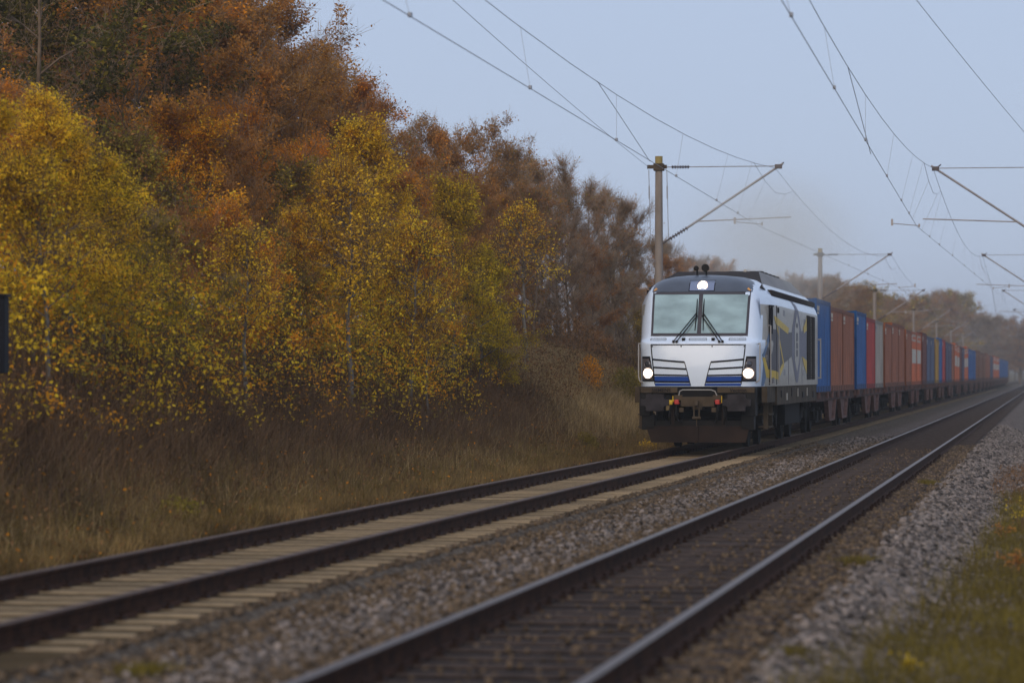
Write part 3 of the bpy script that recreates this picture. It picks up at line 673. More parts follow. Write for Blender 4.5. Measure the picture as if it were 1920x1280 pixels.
def container_meshes(L=6.06, Hc=2.5, key='blue'):
    W = 1.219; t = empty('shipping_container')
    mb = MB()                                                # corrugated sides
    for sg in (-1, 1):
        pts = []; s = .16
        while s < L-.16-.28:
            pts += [(s, 0), (s+.07, 0), (s+.14, 1), (s+.21, 1)]; s += .28
        pts.append((L-.14, 0))
        vs = []
        for (q, d) in pts: vs += [(sg*(W-.012-.036*d), q, .16), (sg*(W-.012-.036*d), q, Hc-.10)]
        mb.add(vs, [(2*i, 2*i+2, 2*i+3, 2*i+1) for i in range(len(pts)-1)])
    mb.build('side_wall', CM[key], t, recalc=False)
    mb = MB(); mb.box(-W+.1, W-.1, .035, .05, .16, Hc-.12); mb.box(-W+.1, W-.1, L-.05, L-.035, .16, Hc-.12); d = mb.build('end_wall', CM[key], t)
    mb = MB()
    for s in (.02, L-.02):
        for u in (-.85, -.3, .3, .85): mb.tube([(u, s, .2), (u, s, Hc-.15)], .02, 5)
    mb.box(-.9, .9, .0, .02, 1.1, 1.16); mb.box(-.9, .9, L-.02, L, 1.1, 1.16); mb = MB(); mb.box(-W+.06, W-.06, .08, L-.08, Hc-.06, Hc-.03)
    for k in range(18): s = .3+k*(L-.6)/17; mb.box(-W+.12, W-.12, s-.06, s+.06, Hc-.03, Hc-.012)
    mb.build('roof_panel', CM[key], t)
    mb = MB()
    for sg in (-1, 1):
        for s in (.0, L-.16): mb.box(sg*(W-.06)-.06, sg*(W-.06)+.06, s, s+.16, 0, Hc)
        mb.box(sg*(W-.03)-.03, sg*(W-.03)+.03, .16, L-.16, Hc-.11, Hc-.01); mb.box(sg*(W-.03)-.03, sg*(W-.03)+.03, .16, L-.16, .0, .16)
    for s in (.0, L-.1):
        mb.box(-W+.12, W-.12, s, s+.1, Hc-.12, Hc-.01); mb.box(-W+.12, W-.12, s, s+.1, 0, .16)
    mb.cur = 1
    for sg in (-1, 1):
        for k in range(5): s = .7+k*1.15; mb.box(sg*W-.012, sg*W+.006, s-.03, s+.03, .01, .15)
    mb.build('corner_frame', [CF[key], M['black']], t)
    rr = random.Random(len(key)*7+ord(key[0])); mk = M['cream'] if key not in ('grey', 'yellow') else M['slate']
    mb = MB()
    for q in range(rr.choice((4, 6, 7))): mb.box(W-.013, W-.004, .32+q*.14, .32+q*.14+.09, Hc-.32, Hc-.20)
    mb.box(W-.013, W-.004, .32, 1.1, Hc-.42, Hc-.37); mb.box(W-.013, W-.004, .3, 1.2, Hc-.345, Hc-.335); mb.build('code_marks', mk, t)
    return t
wp = wagon_proto(); first = True
LUT = [(1562, 'blue'), (1606, 'brown'), (1628, 'blue'), (1642, 'red'), (1658, 'grey'), (1709, 'brown'), (1727, 'orange'), (1735, 'maroon'), (1751.5, 'slate'), (1760, 'yellow'), (1766, 'blue'), (1774, 'red'), (1783, 'violet'), (1789, 'brown'), (1799, 'orange'), (1803, 'maroon'), (1809, 'violet'), (1817, 'orange'), (1828, 'blue'), (1847, 'tan'), (1856, 'brown'), (1863, 'violet'), (1873, 'orange'), (1900, 'blue')]
cps = {}; CN = {'blue': 'bright blue', 'brown': 'rust brown', 'red': 'bright red', 'grey': 'beige grey', 'orange': 'orange red', 'maroon': 'dark maroon', 'yellow': 'yellow', 'slate': 'dull slate blue', 'violet': 'faded violet blue', 'tan': 'orange brown'}
def xs(u, s): q = P(u, s); return 960+FPX*q.x/q.y
nc = 0; ST_TRAIN = S_LOCO+LN+.95
prev = None
for i in range(22):
    s0 = ST_TRAIN+i*19.72
    if i == 0: w = wp
    else: w = copy_tree(wp)
    frame(w, 0, s0); tag(w, 'rust brown flat wagon, '+ordw(i+1)+' wagon behind the locomotive', 'flat wagon', 'flat wagons of the container train')
    for k in range(3):
        sc = s0+.34+k*6.13; x = xs(1.22, sc+3.0); key = next(c for lim, c in LUT if x <= lim or lim == 1900)
        nc += 1
        big = nc == 1
        pk = (key, big)
        if pk not in cps: cps[pk] = container_meshes(6.06, 2.56 if big else 2.46, key); c = cps[pk]
        else: c = copy_tree(cps[pk])
        frame(c, 0, sc, 1.128); c.scale = (1, 1, 1.045 if nc in (4, 8, 9, 13, 17, 18, 22, 27, 33, 34, 40, 47, 52) else 1)
        tag(c, CN[key]+' ribbed steel container, '+ordw(nc)+' container behind the locomotive', 'shipping container', 'shipping containers on the train')
        if key == 'orange' and not any(ch.name.startswith('logo_panel') for ch in c.children):
            mb = MB(); mb.box(1.215, 1.222, .6, 5.4, 1.0, 1.65); mb.build('logo_panel', M['cream'], c)
            mb = MB()
            for r_ in range(2):
                for q in range(4): mb.box(1.215, 1.222, .9+q*1.1, 1.5+q*1.1, 2.0+r_*.22, 2.12+r_*.22)
            mb.build('lettering_marks', M['cream'], c)

# ------------------------------------------------------------------ catenary
def insul(mb, a, b, r=.05, n=7):
    a, b = Vector(a), Vector(b)
    for k in range(n):
        q = a.lerp(b, (k+.5)/n); d = (b-a).normalized()*.018
        mb.tube([q-d, q+d], [r, r*.8], 8)
    mb.tube([a, b], r*.35, 6)
def mast(u, s, sg, label, cat_label, group, top=7.62, ct=7.3, gstag=0, drawpole=True):
    """sg=+1: cantilever reaches to +u (left mast); node over the track at distance 3.3"""
    t = empty('catenary_mast', label, 'catenary mast', group); frame(t, u, s); zb = gz(u, s)-.3
    mb = MB(); mb.tube([(0, 0, zb), (0, 0, 3), (0, 0, top-.22)], [.15, .125, .10], 14); mb.build('pole', M['concrete_mast'], t, smooth=40)
    mb = MB(); mb.tube([(0, 0, top-.22), (0, 0, top)], .105, 14); mb.build('pole_cap', M['mast_cap'], t, smooth=40)
    d = 3.3*sg
    if True:
        mb = MB(); mb.box(-.32, .22, -.05, .05, ct-.02, ct+.08); mb.box(-.14, .14, -.14, .14, ct-.08, ct+.12, .01); mb.build('top_bracket', M['under'], t)
        mb = MB(); mb.tube([(sg*.1, 0, ct+.02), (sg*.4, 0, ct+.02)], .015, 5); mb.tube([(sg*.8, 0, ct+.02), (d, 0, ct+.02)], .014, 5); tie = mb.build('top_tie', M['steel_pale'], t)
        mb = MB(); insul(mb, (sg*.35, 0, ct+.02), (sg*.85, 0, ct+.02)); mb.build('insulator', M['insulator'], tie)
        mb = MB(); mb.tube([(sg*.75, 0, 5.62), (d+sg*.12, 0, ct+.09)], .032, 8); arm = mb.build('cantilever_arm', M['steel_pale'], t)
        mb = MB(); mb.tube([(sg*.08, 0, 5.20), (sg*.35, 0, 5.38)], .025, 6); insul(mb, (sg*.3, 0, 5.34), (sg*.8, 0, 5.65), .06); mb.build('insulator', M['insulator'], arm)
        mb = MB(); mb.box(d-.10, d+.10, -.05, .05, ct-.05, ct+.07, .01); mb.tube([(d, 0, ct), (d+.15, 0, ct+.12)], .02, 5); mb.build('node_clamp', M['insulator'], arm)
        mb = MB(); mb.tube([(sg*1.05, 0, 5.82), (d+sg*.35, 0, 5.92)], .018, 6); reg = mb.build('registration_tube', M['steel_pale'], t)
        cx = sg*3.3-.45*gstag; x0 = cx-.75*gstag if True else cx
        mb = MB(); mb.tube([(x0, 0, 5.9), (x0, 0, 5.80), (cx, 0, 5.73)], .013, 5); mb.box(x0-.03, x0+.03, -.03, .03, 5.74, 5.92); mb.box(cx-.025, cx+.025, -.03, .03, 5.69, 5.78); mb.build('steady_arm', M['steel_pale'], reg)
    return t
ML = [(1235.5, 95.6), (1538, 165.5), (1640, 236), (1713, 306), (1756, 374), (1783, 440), (1806, 510)]
left_masts = []
for i, (x, Z) in enumerate(ML):
    X = (x-960)/FPX*Z; u = (X-TX0)*cT-Z*sT; s = (X-TX0)*sT+Z*cT
    left_masts.append((u, s))
    lab = ['tall concrete mast with yellow top just left of the locomotive', 'concrete mast rising behind the first blue container', 'concrete mast behind the bright red container', 'hazy mast behind the orange red container', 'hazy mast behind the yellow container', 'faint sixth mast counted from the locomotive', 'faintest mast near the hazy end of the train'][i]
    mast(u, s, 1, lab, '', 'catenary masts left of the railway', 7.62, gstag=(1 if i % 2 == 0 else -1))
right_masts = []
for i, Z in enumerate((25.6, 95.6, 165.5, 236, 306, 376, 446)):
    u = GAP+3.35; s = (Z+u*sT)/cT; right_masts.append((u, s))
    if i in (0,): continue
    lab = ['', 'nearest mast beyond the right picture edge whose cantilever reaches over the near track', 'second mast on the right whose cantilever holds the wires of the near track', 'third mast on the right side of the near track, faint in the mist', 'fourth mast on the right side, very faint in the mist', 'fifth mast on the right side, almost lost in the mist', 'sixth mast on the right side, lost in the mist'][i]
    mast(u, s, -1, lab, '', 'catenary masts right of the railway', 7.62, gstag=(1 if i % 2 == 1 else -1))
def wires(u0, first_gs, name_side):
    sup = [(25.6-70+70*i) for i in range(0, 9)]
    S = [(z+u0*sT)/cT for z in sup]
    def stg(i): return (-.45 if i % 2 == 0 else .45)*first_gs
    mb = MB(); mb.tube([(u0+stg(i), s, 5.70) for i, s in enumerate(S)], .0065, 4); o = mb.build('contact_wire', M['wire']); frame(o)
    tag(o, 'thin contact wire over the '+name_side+' track', 'overhead wire', 'overhead wires')
    mb = MB(); pts = []
    drs = []; st = MB()
    for i in range(len(S)-1):
        a, b = S[i], S[i+1]; L_ = b-a
        for k in range(12):
            q = k/12; sag = 4*q*(1-q)*.8; pts.append((u0+(stg(i)*(1-q)+stg(i+1)*q)*.0, a+q*L_, 7.3-sag))
        for ds in (7.5, 14, 24, 35, 46, 56, 62.5):
            q = ds/70; sag = 4*q*(1-q)*.8; us_ = u0+stg(i)*(1-q)+stg(i+1)*q
            if 1 <= i <= 5:
                dr = MB(); dr.tube([(u0, a+q*L_, 7.3-sag), (us_, a+q*L_, 5.70)], .0028, 4)
                dr.box(us_-.02, us_+.02, a+q*L_-.05, a+q*L_+.05, 5.69, 5.74); drs.append(dr)
        # stitch wire under the support
        sv = 7.3-4*(6/70)*(64/70)*.8
        st.tube([(u0, b-7, sv-.02), (u0, b-3.5, 6.75), (u0, b, 6.62), (u0, b+3.5, 6.75), (u0, b+7, sv-.02)], .006, 4)
        if 1 <= i <= 4:
            for ds in (-3.5, 3.5):
                dr = MB(); dr.tube([(u0, b+ds, 6.75), (u0+stg(i+1), b+ds, 5.70)], .0035, 4); drs.append(dr)
    pts.append((u0, S[-1], 7.3)); mb.tube(pts, .0065, 4); o = mb.build('messenger_wire', M['wire']); frame(o)
    tag(o, 'sagging messenger wire above the '+name_side+' track', 'overhead wire', 'overhead wires'); st_o = st.build('stitch_wire', M['wire'], o)
    for dr in drs: dr.build('dropper', M['wire'], o)
    return S
wires(0, 1, 'far'); wires(GAP, 1, 'near')
def wire(name, pts, label, r=.006):
    mb = MB(); mb.tube(pts, r, 4); o = mb.build(name, M['wire']); tag(o, label, 'overhead wire', 'overhead wires'); return o
u1, s1 = left_masts[0]
a = P(u1-.25, s1, 7.3); b = P(0, (25.6)/cT, 7.3)
wire('anchor_wire', [a.lerp(b, k/12)-Vector((0, 0, .15*4*(k/12)*(1-k/12))) for k in range(13)], 'anchor wire running from the top bracket of the nearest left mast')
u2, s2 = right_masts[1]
a = P(u2, s2, 7.3); b = P(GAP, (25.6+GAP*sT)/cT, 7.3)
wire('anchor_wire', [a.lerp(b, k/12)-Vector((0, 0, .15*4*(k/12)*(1-k/12))) for k in range(13)], 'anchor wire crossing the upper right corner of the sky')
def onray(x, y, Z): return Vector(((x-960)/FPX*Z, Z, H_CAM+(Y_HOR-y)/FPX*Z))
wire('fixed_point_rope', [P(0, 58/cT, 6.52), P(-.1, 66.5/cT, 5.7)], 'slanting rope between messenger and contact wire over the far track', .006)
wire('fixed_point_rope', [P(GAP, 56/cT, 6.52), P(GAP-.1, 65/cT, 5.7)], 'slanting rope between messenger and contact wire over the near track', .006)
mb = MB()
for x in (-.28, .22): mb.tube([(x, 0, 7.25), (x+.02, 0, 6.5), (x+.05, 0, 5.2)], .010, 4); mb.tube([(x+.01, 0, 6.8), (x+.015, 0, 6.45)], .02, 6)
o = mb.build('mast_cable', M['wire']); frame(o, u1, s1); tag(o, 'pair of thin cables hanging down the nearest concrete mast', 'cable')

# ------------------------------------------------------------------ trees
def skeleton(rng, H, R, kind):
    """returns branch polylines [(pts, r0, r1)], leaf anchor points, twig segments"""
    br = []; anch = []; twigs = []
    birch = kind == 'birch'
    lean = Vector((rng.uniform(-.06, .06), rng.uniform(-.06, .06), 0))*H
    tp = [Vector((0, 0, 0))]
    for k in range(1, 9):
        q = k/8; tp.append(Vector((lean.x*q*q+rng.uniform(-.05, .05), lean.y*q*q+rng.uniform(-.05, .05), H*.97*q)))
    r0 = .011*H+.02
    br.append((tp, r0, .012))
    def tpos(q):
        i = min(7, int(q*8)); return tp[i].lerp(tp[i+1], q*8-i)
    nl = 24 if birch else 20
    h0 = (.5 if R < 1.2 else .22) if birch else .16
    for i in range(nl):
        q = h0+(1-h0)*((i+.5)/nl)**.9; q = min(.97, q)
        if birch: prof = (1-q)**.75*1.35+.10
        elif kind == 'bare': prof = math.sin(math.pi*min(1, (q*.85+.16)))**.6*.95+.08
        else: prof = math.sin(math.pi*min(1, (q*.8+.18)))**.65*1.0+.06
        ln = R*prof*rng.uniform(.65, 1.2); az = rng.uniform(0, 6.283)
        up = (.55 if birch else .45)+.5*q
        d = Vector((math.cos(az), math.sin(az), up)).normalized()
        p = tpos(q); pts = [p.copy()]; n = 5
        for k in range(n):
            d = (d+Vector((rng.uniform(-.22, .22), rng.uniform(-.22, .22), rng.uniform(-.12, .2)-(.16*k/n if birch else 0)))).normalized()
            p = p+d*ln/n; pts.append(p.copy())
        rb = r0*.42*(1-q*.75)
        br.append((pts, rb, .006))
        for j in range(7):
            k = 1+int(rng.random()*n*.999) if j else n
            p = pts[min(k, n)].copy(); dd = (d+Vector((rng.uniform(-1, 1), rng.uniform(-1, 1), rng.uniform(-.4, .8)))*.9).normalized(); l2 = ln*rng.uniform(.25, .5)+.15
            sp = [p.copy()]
            for m in range(3):
                dd = (dd+Vector((rng.uniform(-.3, .3), rng.uniform(-.3, .3), rng.uniform(-.3, .25)-(.12 if birch else -.05)))).normalized(); p = p+dd*l2/3; sp.append(p.copy())
            br.append((sp, .008+rb*.25, .003))
            for m in range(6):
                a0 = sp[rng.randint(0, 3)]; e = a0+(dd+Vector((rng.uniform(-1, 1), rng.uniform(-1, 1), rng.uniform(-.5, .9)))).normalized()*rng.uniform(.18, .5)
                twigs.append((a0, e)); anch.append((a0, e))
            anch.append((sp[1], sp[3]))
    return br, anch, twigs
def proto(seed, kind, H, R, leaf_m, bark, nleaf, lsize, ntw=1.0, acc=None):
    if kind != 'bare': nleaf = int(nleaf*1.5); lsize *= .95
    rng = random.Random(seed); nr = np.random.default_rng(seed)
    br, anch, twigs = skeleton(rng, H, R, kind)
    mb = MB()
    for pts, a, b in br:
        n = len(pts)-1; mb.tube(pts, [a+(b-a)*(k/n)**.8 for k in range(n+1)], 7 if a > .05 else (4 if a > .02 else 3), cap=False)
    me_t = bpy.data.meshes.new('trunk'); me_t.from_pydata(mb.v, [], mb.f); me_t.materials.append(bark); me_t.polygons.foreach_set('use_smooth', [True]*len(me_t.polygons)); me_t.update()
    A = np.array([a[:] for a, _ in anch]); B = np.array([b[:] for _, b in anch])
    # clumps: weight anchors unevenly so the crown has dense and open parts
    w = nr.gamma(1.3, 1, len(A)); w /= w.sum()
    idx = nr.choice(len(A), nleaf, p=w); q = nr.uniform(.1, 1.1, (nleaf, 1))
    C = A[idx]*(1-q)+B[idx]*q+nr.normal(0, .10, (nleaf, 3))
    nrm = nr.normal(0, .8, (nleaf, 3)); oc = C-np.array([0, 0, H*.5]); oc /= np.linalg.norm(oc, axis=1)[:, None]; nrm += oc*.8; nrm[:, 2] += .4; nrm /= np.linalg.norm(nrm, axis=1)[:, None]
    t = np.cross(nrm, nr.normal(0, 1, (nleaf, 3))); t /= np.linalg.norm(t, axis=1)[:, None]; bb = np.cross(nrm, t)
    sz = nr.uniform(.55, 1.35, (nleaf, 1))*lsize
    V = np.stack([C-t*sz, C-bb*sz*.55+nrm*sz*.12, C+t*sz, C+bb*sz*.55+nrm*sz*.12], 1).reshape(-1, 3)
    F = np.arange(4*nleaf).reshape(-1, 4); mi = (nr.random(nleaf) < .18).astype(np.int32)
    # twigs as thin slivers
    nt = int(len(twigs)*ntw*3); ti = nr.integers(0, len(twigs), nt); TA = np.array([a[:] for a, _ in twigs])[ti]; TB = np.array([b[:] for _, b in twigs])[ti]
    TA = TA+nr.normal(0, .06, TA.shape); TB = TB+nr.normal(0, .16, TB.shape)+np.array([0, 0, .08])
    d = TB-TA; sd_ = np.cross(d, nr.normal(0, 1, d.shape)); sd_ /= np.linalg.norm(sd_, axis=1)[:, None]+1e-9
    wv = .006
    TV = np.stack([TA-sd_*wv, TA+sd_*wv, TB+sd_*wv*.4, TB-sd_*wv*.4], 1).reshape(-1, 3)
    TF = np.arange(4*nt).reshape(-1, 4)+len(V)
    mats = [leaf_m, acc or leaf_m, M['lf_grey'] if kind == 'bare' or bark is M['bark_grey'] else M['bramble']]
    me_c = npmesh('crown', np.concatenate([V, TV]), np.concatenate([F, TF]), (mats, np.concatenate([mi, np.full(nt, 2, np.int32)])))
    return me_t, me_c, H
PR = {
 'slim': [proto(81, 'birch', 5, 1.1, M['lf_yellow'], M['bark_pale'], 2200, .038, .3, acc=M['lf_gold']), proto(82, 'birch', 5, 1.15, M['lf_gold'], M['bark_pale'], 2200, .038, .3, acc=M['lf_amber'])],
 'yellow': [proto(11, 'birch', 6.6, 1.55, M['lf_yellow'], M['bark_pale'], 17000, .036, acc=M['lf_lemon']), proto(12, 'birch', 6.6, 1.7, M['lf_yellow'], M['bark_pale'], 17000, .036, acc=M['lf_amber']), proto(13, 'birch', 6.6, 1.45, M['lf_lemon'], M['bark_pale'], 16000, .036, acc=M['lf_yellow'])],
 'gold': [proto(14, 'birch', 6.6, 1.5, M['lf_gold'], M['bark_pale'], 20000, .036, acc=M['lf_yellow'])],
 'amber': [proto(21, 'birch', 7, 2.0, M['lf_amber'], M['bark_pale'], 17000, .038, acc=M['lf_yellow']), proto(22, 'oak', 7, 2.1, M['lf_amber'], M['bark_grey'], 17000, .038, acc=M['lf_rust'])],
 'rust': [proto(31, 'oak', 9, 2.5, M['lf_rust'], M['bark_grey'], 22000, .045, acc=M['lf_amber']), proto(32, 'oak', 9, 2.7, M['lf_rust'], M['bark_grey'], 20000, .045, acc=M['lf_brown']), proto(33, 'oak', 9, 2.3, M['lf_rust'], M['bark_grey'], 20000, .045, acc=M['lf_brown'])],
 'brown': [proto(41, 'oak', 8.5, 2.5, M['lf_brown'], M['bark_grey'], 11000, .05, 1.6, acc=M['lf_rust']), proto(42, 'oak', 8.5, 2.3, M['lf_brown'], M['bark_grey'], 10000, .05, 1.6, acc=M['lf_olive'])],
 'bare': [proto(51, 'bare', 8, 2.4, M['lf_brown'], M['bark_grey'], 4500, .045, 3.2, acc=M['lf_olive']), proto(52, 'bare', 8, 2.2, M['lf_grey'], M['bark_grey'], 3500, .045, 3.4, acc=M['lf_rust'])],
 'olive': [proto(61, 'oak', 6, 2.0, M['lf_olive'], M['bark_grey'], 10000, .05, acc=M['lf_yellow']), proto(62, 'birch', 6, 1.8, M['lf_olive'], M['bark_pale'], 9000, .05, acc=M['lf_brown'])],
 'dark': [proto(71, 'oak', 9, 2.6, M['lf_dark'], M['bark_grey'], 16000, .055, acc=M['lf_olive'])],
}
trng = random.Random(5); TREES = []
def ghost(me, name, par):
    return link(bpy.data.objects.new(name, me), par)
def tree(kind, x, u, ytop, label, group=None, wide=1.0, var=None, cat='tree', name=None):
    s = s_at(x, u); Z = depth(u, s); zt = H_CAM+(Y_HOR-ytop)/FPX*Z; g = gz(u, s)
    H = max(1.5, zt-g); k = var if var is not None else trng.randrange(len(PR[kind]))
    me_t, me_c, hp = PR[kind][k % len(PR[kind])]; f = H/hp
    o = empty(name or {'yellow': 'birch_tree', 'amber': 'autumn_tree', 'rust': 'oak_tree', 'brown': 'oak_tree', 'bare': 'bare_tree', 'olive': 'hedge_tree', 'dark': 'evergreen_tree', 'slim': 'birch_tree', 'gold': 'birch_tree'}[kind], label, cat, group)
    frame(o, u, s, g-.1, trng.uniform(0, 6.28)); w = f*wide; o.scale = (w, w, f)
    ghost(me_t, 'trunk', o); ghost(me_c, 'crown', o); TREES.append((x, u, s, H)); return o
G_ = 'autumn trees on the left bank'
# tall back rows, filling behind
KW = {'rust': 'rust orange', 'brown': 'dull brown', 'bare': 'thinly leaved grey brown', 'dark': 'dark olive', 'amber': 'amber', 'olive': 'olive green', 'yellow': 'yellow'}
back = [('dark', 60, -10.5, -180), ('dark', 170, -11, -90), ('rust', 250, -10, -90), ('rust', 330, -11.5, -60), ('rust', 400, -10.5, -30), ('rust', 470, -11.5, -70), ('rust', 540, -10.5, -10), ('brown', 590, -11.5, 10),
        ('rust', 640, -10, 75), ('brown', 690, -11, 105), ('rust', 735, -10, 130), ('brown', 775, -10.8, 165), ('rust', 815, -9.6, 225), ('brown', 860, -10.5, 235), ('rust', 905, -9.8, 228), ('brown', 950, -10, 240), ('brown', 1000, -9.6, 262), ('bare', 1045, -9.2, 285), ('bare', 1090, -9, 315), ('bare', 1130, -8.6, 328), ('bare', 1165, -8.4, 355), ('bare', 1190, -8, 425)]
places = ['at the upper left corner', 'against the left top edge', 'a quarter across the top edge', 'tall enough to leave the top edge', 'behind the amber trees at top left', 'near the top edge left of the sky', 'at the left limit of the open sky', 'where the skyline first drops', 'on the first skyline step', 'on the upper slope of the skyline', 'on the skyline slope below the upper wire', 'on the skyline shoulder above the yellow birch', 'at the foot of the skyline slope', 'on the level skyline stretch', 'on the level skyline right of the yellow birch', 'under the contact wire on the skyline', 'where the skyline starts falling to the mast', 'on the falling skyline', 'among bare crowns left of the mast', 'second from the tall mast', 'next to the tall mast', 'lowest on the skyline beside the mast']
for (k, x, u, y), pl in zip(back, places):
    if x > 380: x -= 85 if x < 820 else (45 if x < 1100 else 20); y += 26
    tree(k, x, u, y, KW[k]+' tree in the back row '+pl, G_, 1.0)
# fillers behind, indistinguishable
for i in range(26):
    x = -160+i*56+trng.uniform(-14, 14); u = -15-trng.uniform(0, 4)
    sk = np.interp(x, [-200, 500, 600, 700, 800, 1000, 1200, 1240], [-80, 60, 140, 230, 330, 390, 520, 560])
    tree('brown' if i % 3 else 'rust', x, u, sk+trng.uniform(0, 40), 'brown tree hidden in the depth of the wood behind the front trees', 'trees in the depth of the wood', 1.15)
mid = [('amber', 20, -8.4, 165, 'at the left edge above the yellow birches'), ('olive', 235, -8, 250, 'in the dark gap right of the big yellow birches'), ('amber', 330, -8.6, 190, 'below the tall rust oaks'), ('rust', 400, -8.2, 240, 'in the middle row at left'), ('amber', 470, -8.6, 210, 'middle row with brighter crown'), ('olive', 520, -8, 330, 'in the middle row below the rust crowns'), ('amber', 575, -8.4, 260, 'left of the brightest yellow birch'), ('rust', 640, -8.6, 230, 'directly behind the brightest yellow birch'), ('amber', 730, -8.2, 330, 'between the two yellow birch peaks'), ('rust', 790, -8.6, 300, 'dark rust crown right of the birch peak'), ('rust', 880, -8.2, 330, 'deep orange crown right of the lemon birch'), ('rust', 935, -7.8, 370, 'glowing orange crown in the middle of the wood edge'), ('brown', 1000, -8, 360, 'with a pale trunk near the wood edge'), ('bare', 1070, -7.6, 420, 'with dark spreading branches'), ('brown', 1110, -7.6, 470, 'low and broad left of the locomotive'), ('bare', 1160, -7.4, 480, 'close to the locomotive cab'), ('olive', 1195, -7.2, 590, 'low dark green beside the locomotive')]
for k, x, u, y, d in mid: tree(k, x, u, y, KW[k]+' tree '+d, G_)
front = [('yellow', -40, -6.3, 170, 'cut by the left picture edge', 0), ('gold', 60, -6.6, 180, 'tallest of the left edge group', 1), ('yellow', 135, -6.4, 235, 'second of the left edge group', 0), ('yellow', 190, -6.6, 300, 'rightmost of the left edge group', 2), ('olive', 275, -6.5, 430, 'small in the gap beside the yellow group', 0), ('rust', 350, -6.9, 400, 'small with scattered bright leaves', 1), ('amber', 430, -6.5, 370, 'slim in the front row', 0), ('olive', 500, -6.6, 430, 'slim in the front row with greenish leaves', 1), ('yellow', 560, -6.3, 400, 'low one left of the brightest birch', 1), ('yellow', 640, -6.5, 300, 'left shoulder of the brightest birch', 0), ('gold', 700, -6.4, 232, 'brightest with the highest golden tip', 1), ('amber', 765, -6.2, 430, 'low one under the golden tip', 0), ('yellow', 848, -6.2, 330, 'with a pointed lemon tip in the middle', 2), ('yellow', 800, -6.4, 420, 'half hidden by the lemon birch', 1), ('yellow', 900, -5.9, 465, 'at the right end of the birch row', 2), ('yellow', 935, -5.6, 560, 'shortest at the right end of the birch row', 2), ('rust', 980, -8.6, 560, 'low rust crown after the last birch', 0), ('bare', 1030, -9.2, 560, 'low twiggy one above the grass bank', 0), ('brown', 1090, -8.8, 570, 'low one above the bank by the locomotive', 1)]
for k, x, u, y, d, v in front:
    tree(k, x, u, y, {'yellow': 'yellow birch, ', 'gold': 'golden birch, ', 'amber': 'amber leaved tree, ', 'olive': 'olive green tree, ', 'rust': 'rust tree, ', 'bare': 'bare twiggy tree, ', 'brown': 'brown tree, '}[k]+d, 'front row trees on the left bank', 1.05 if k == 'yellow' else 1.0, v)
for x, u, y, d, v in ((655, -5.3, 330, 'slim pale trunked birch left of the brightest birch', 0), (772, -5.2, 420, 'slim pale trunked birch leaning under the golden tip', 1), (800, -4.9, 560, 'short slim birch with its pale trunk down to the brambles', 0), (984, -6.3, 380, 'slim birch with a pale trunk in front of the rust crowns', 1), (460, -5.3, 420, 'slim pale birch in the left middle of the thicket', 0), (90, -5.6, 330, 'slim pale trunked birch in the left edge group', 1)):
    tree('slim', x, u, y, d, 'slim birches at the wood edge', 1.0, v)
# beyond the locomotive
for i, (k, x, u, y) in enumerate([('bare', 1215, -9, 455), ('rust', 1250, -8, 480), ('bare', 1285, -8.5, 486), ('rust', 1318, -8, 490), ('bare', 1350, -8.5, 500), ('bare', 1385, -8.5, 515), ('brown', 1425, -9, 520), ('bare', 1465, -9, 525)]):
    tree(k, x, u, y, KW[k]+' tree above the locomotive roof, '+ordw(i+1)+' from the tall mast', 'trees behind the locomotive roof')
for i in range(30):
    x = 1500+i*12.4+trng.uniform(-4, 4); y = np.interp(x, [1500, 1545, 1600, 1650, 1700, 1740, 1770, 1800, 1825, 1845, 1880], [525, 528, 540, 556, 575, 560, 552, 565, 588, 606, 612])+trng.uniform(-5, 8)
    tree(['brown', 'bare', 'bare', 'brown', 'olive'][i % 5], x, -8.5-trng.uniform(0, 4), y, 'misty '+KW[['brown', 'bare', 'bare', 'brown', 'olive'][i % 5]]+' tree above the containers, '+ordw(i+1)+' after the locomotive', 'misty trees above the containers', 1.2)
for i in range(34):                                          # wood far ahead
    Z = trng.uniform(640, 900); t_ = trng.uniform(.118, .158); X = t_*Z; H = trng.uniform(9, 12.5)
    k = 'bare' if i % 2 else 'brown'; me_t, me_c, hp = PR[k][i % 2]; f = H/hp
    o = empty('bare_tree', 'faint grey tree in the distant mist where the tracks vanish', 'tree', 'trees of the distant wood'); o.location = (X, Z, gz((X-TX0)*cT-Z*sT, X*sT+Z*cT)-.2 if (X-TX0)*cT-Z*sT < 0 else -.3); o.scale = (f*1.7, f*1.7, f)
    ghost(me_t, 'trunk', o); ghost(me_c, 'crown', o)

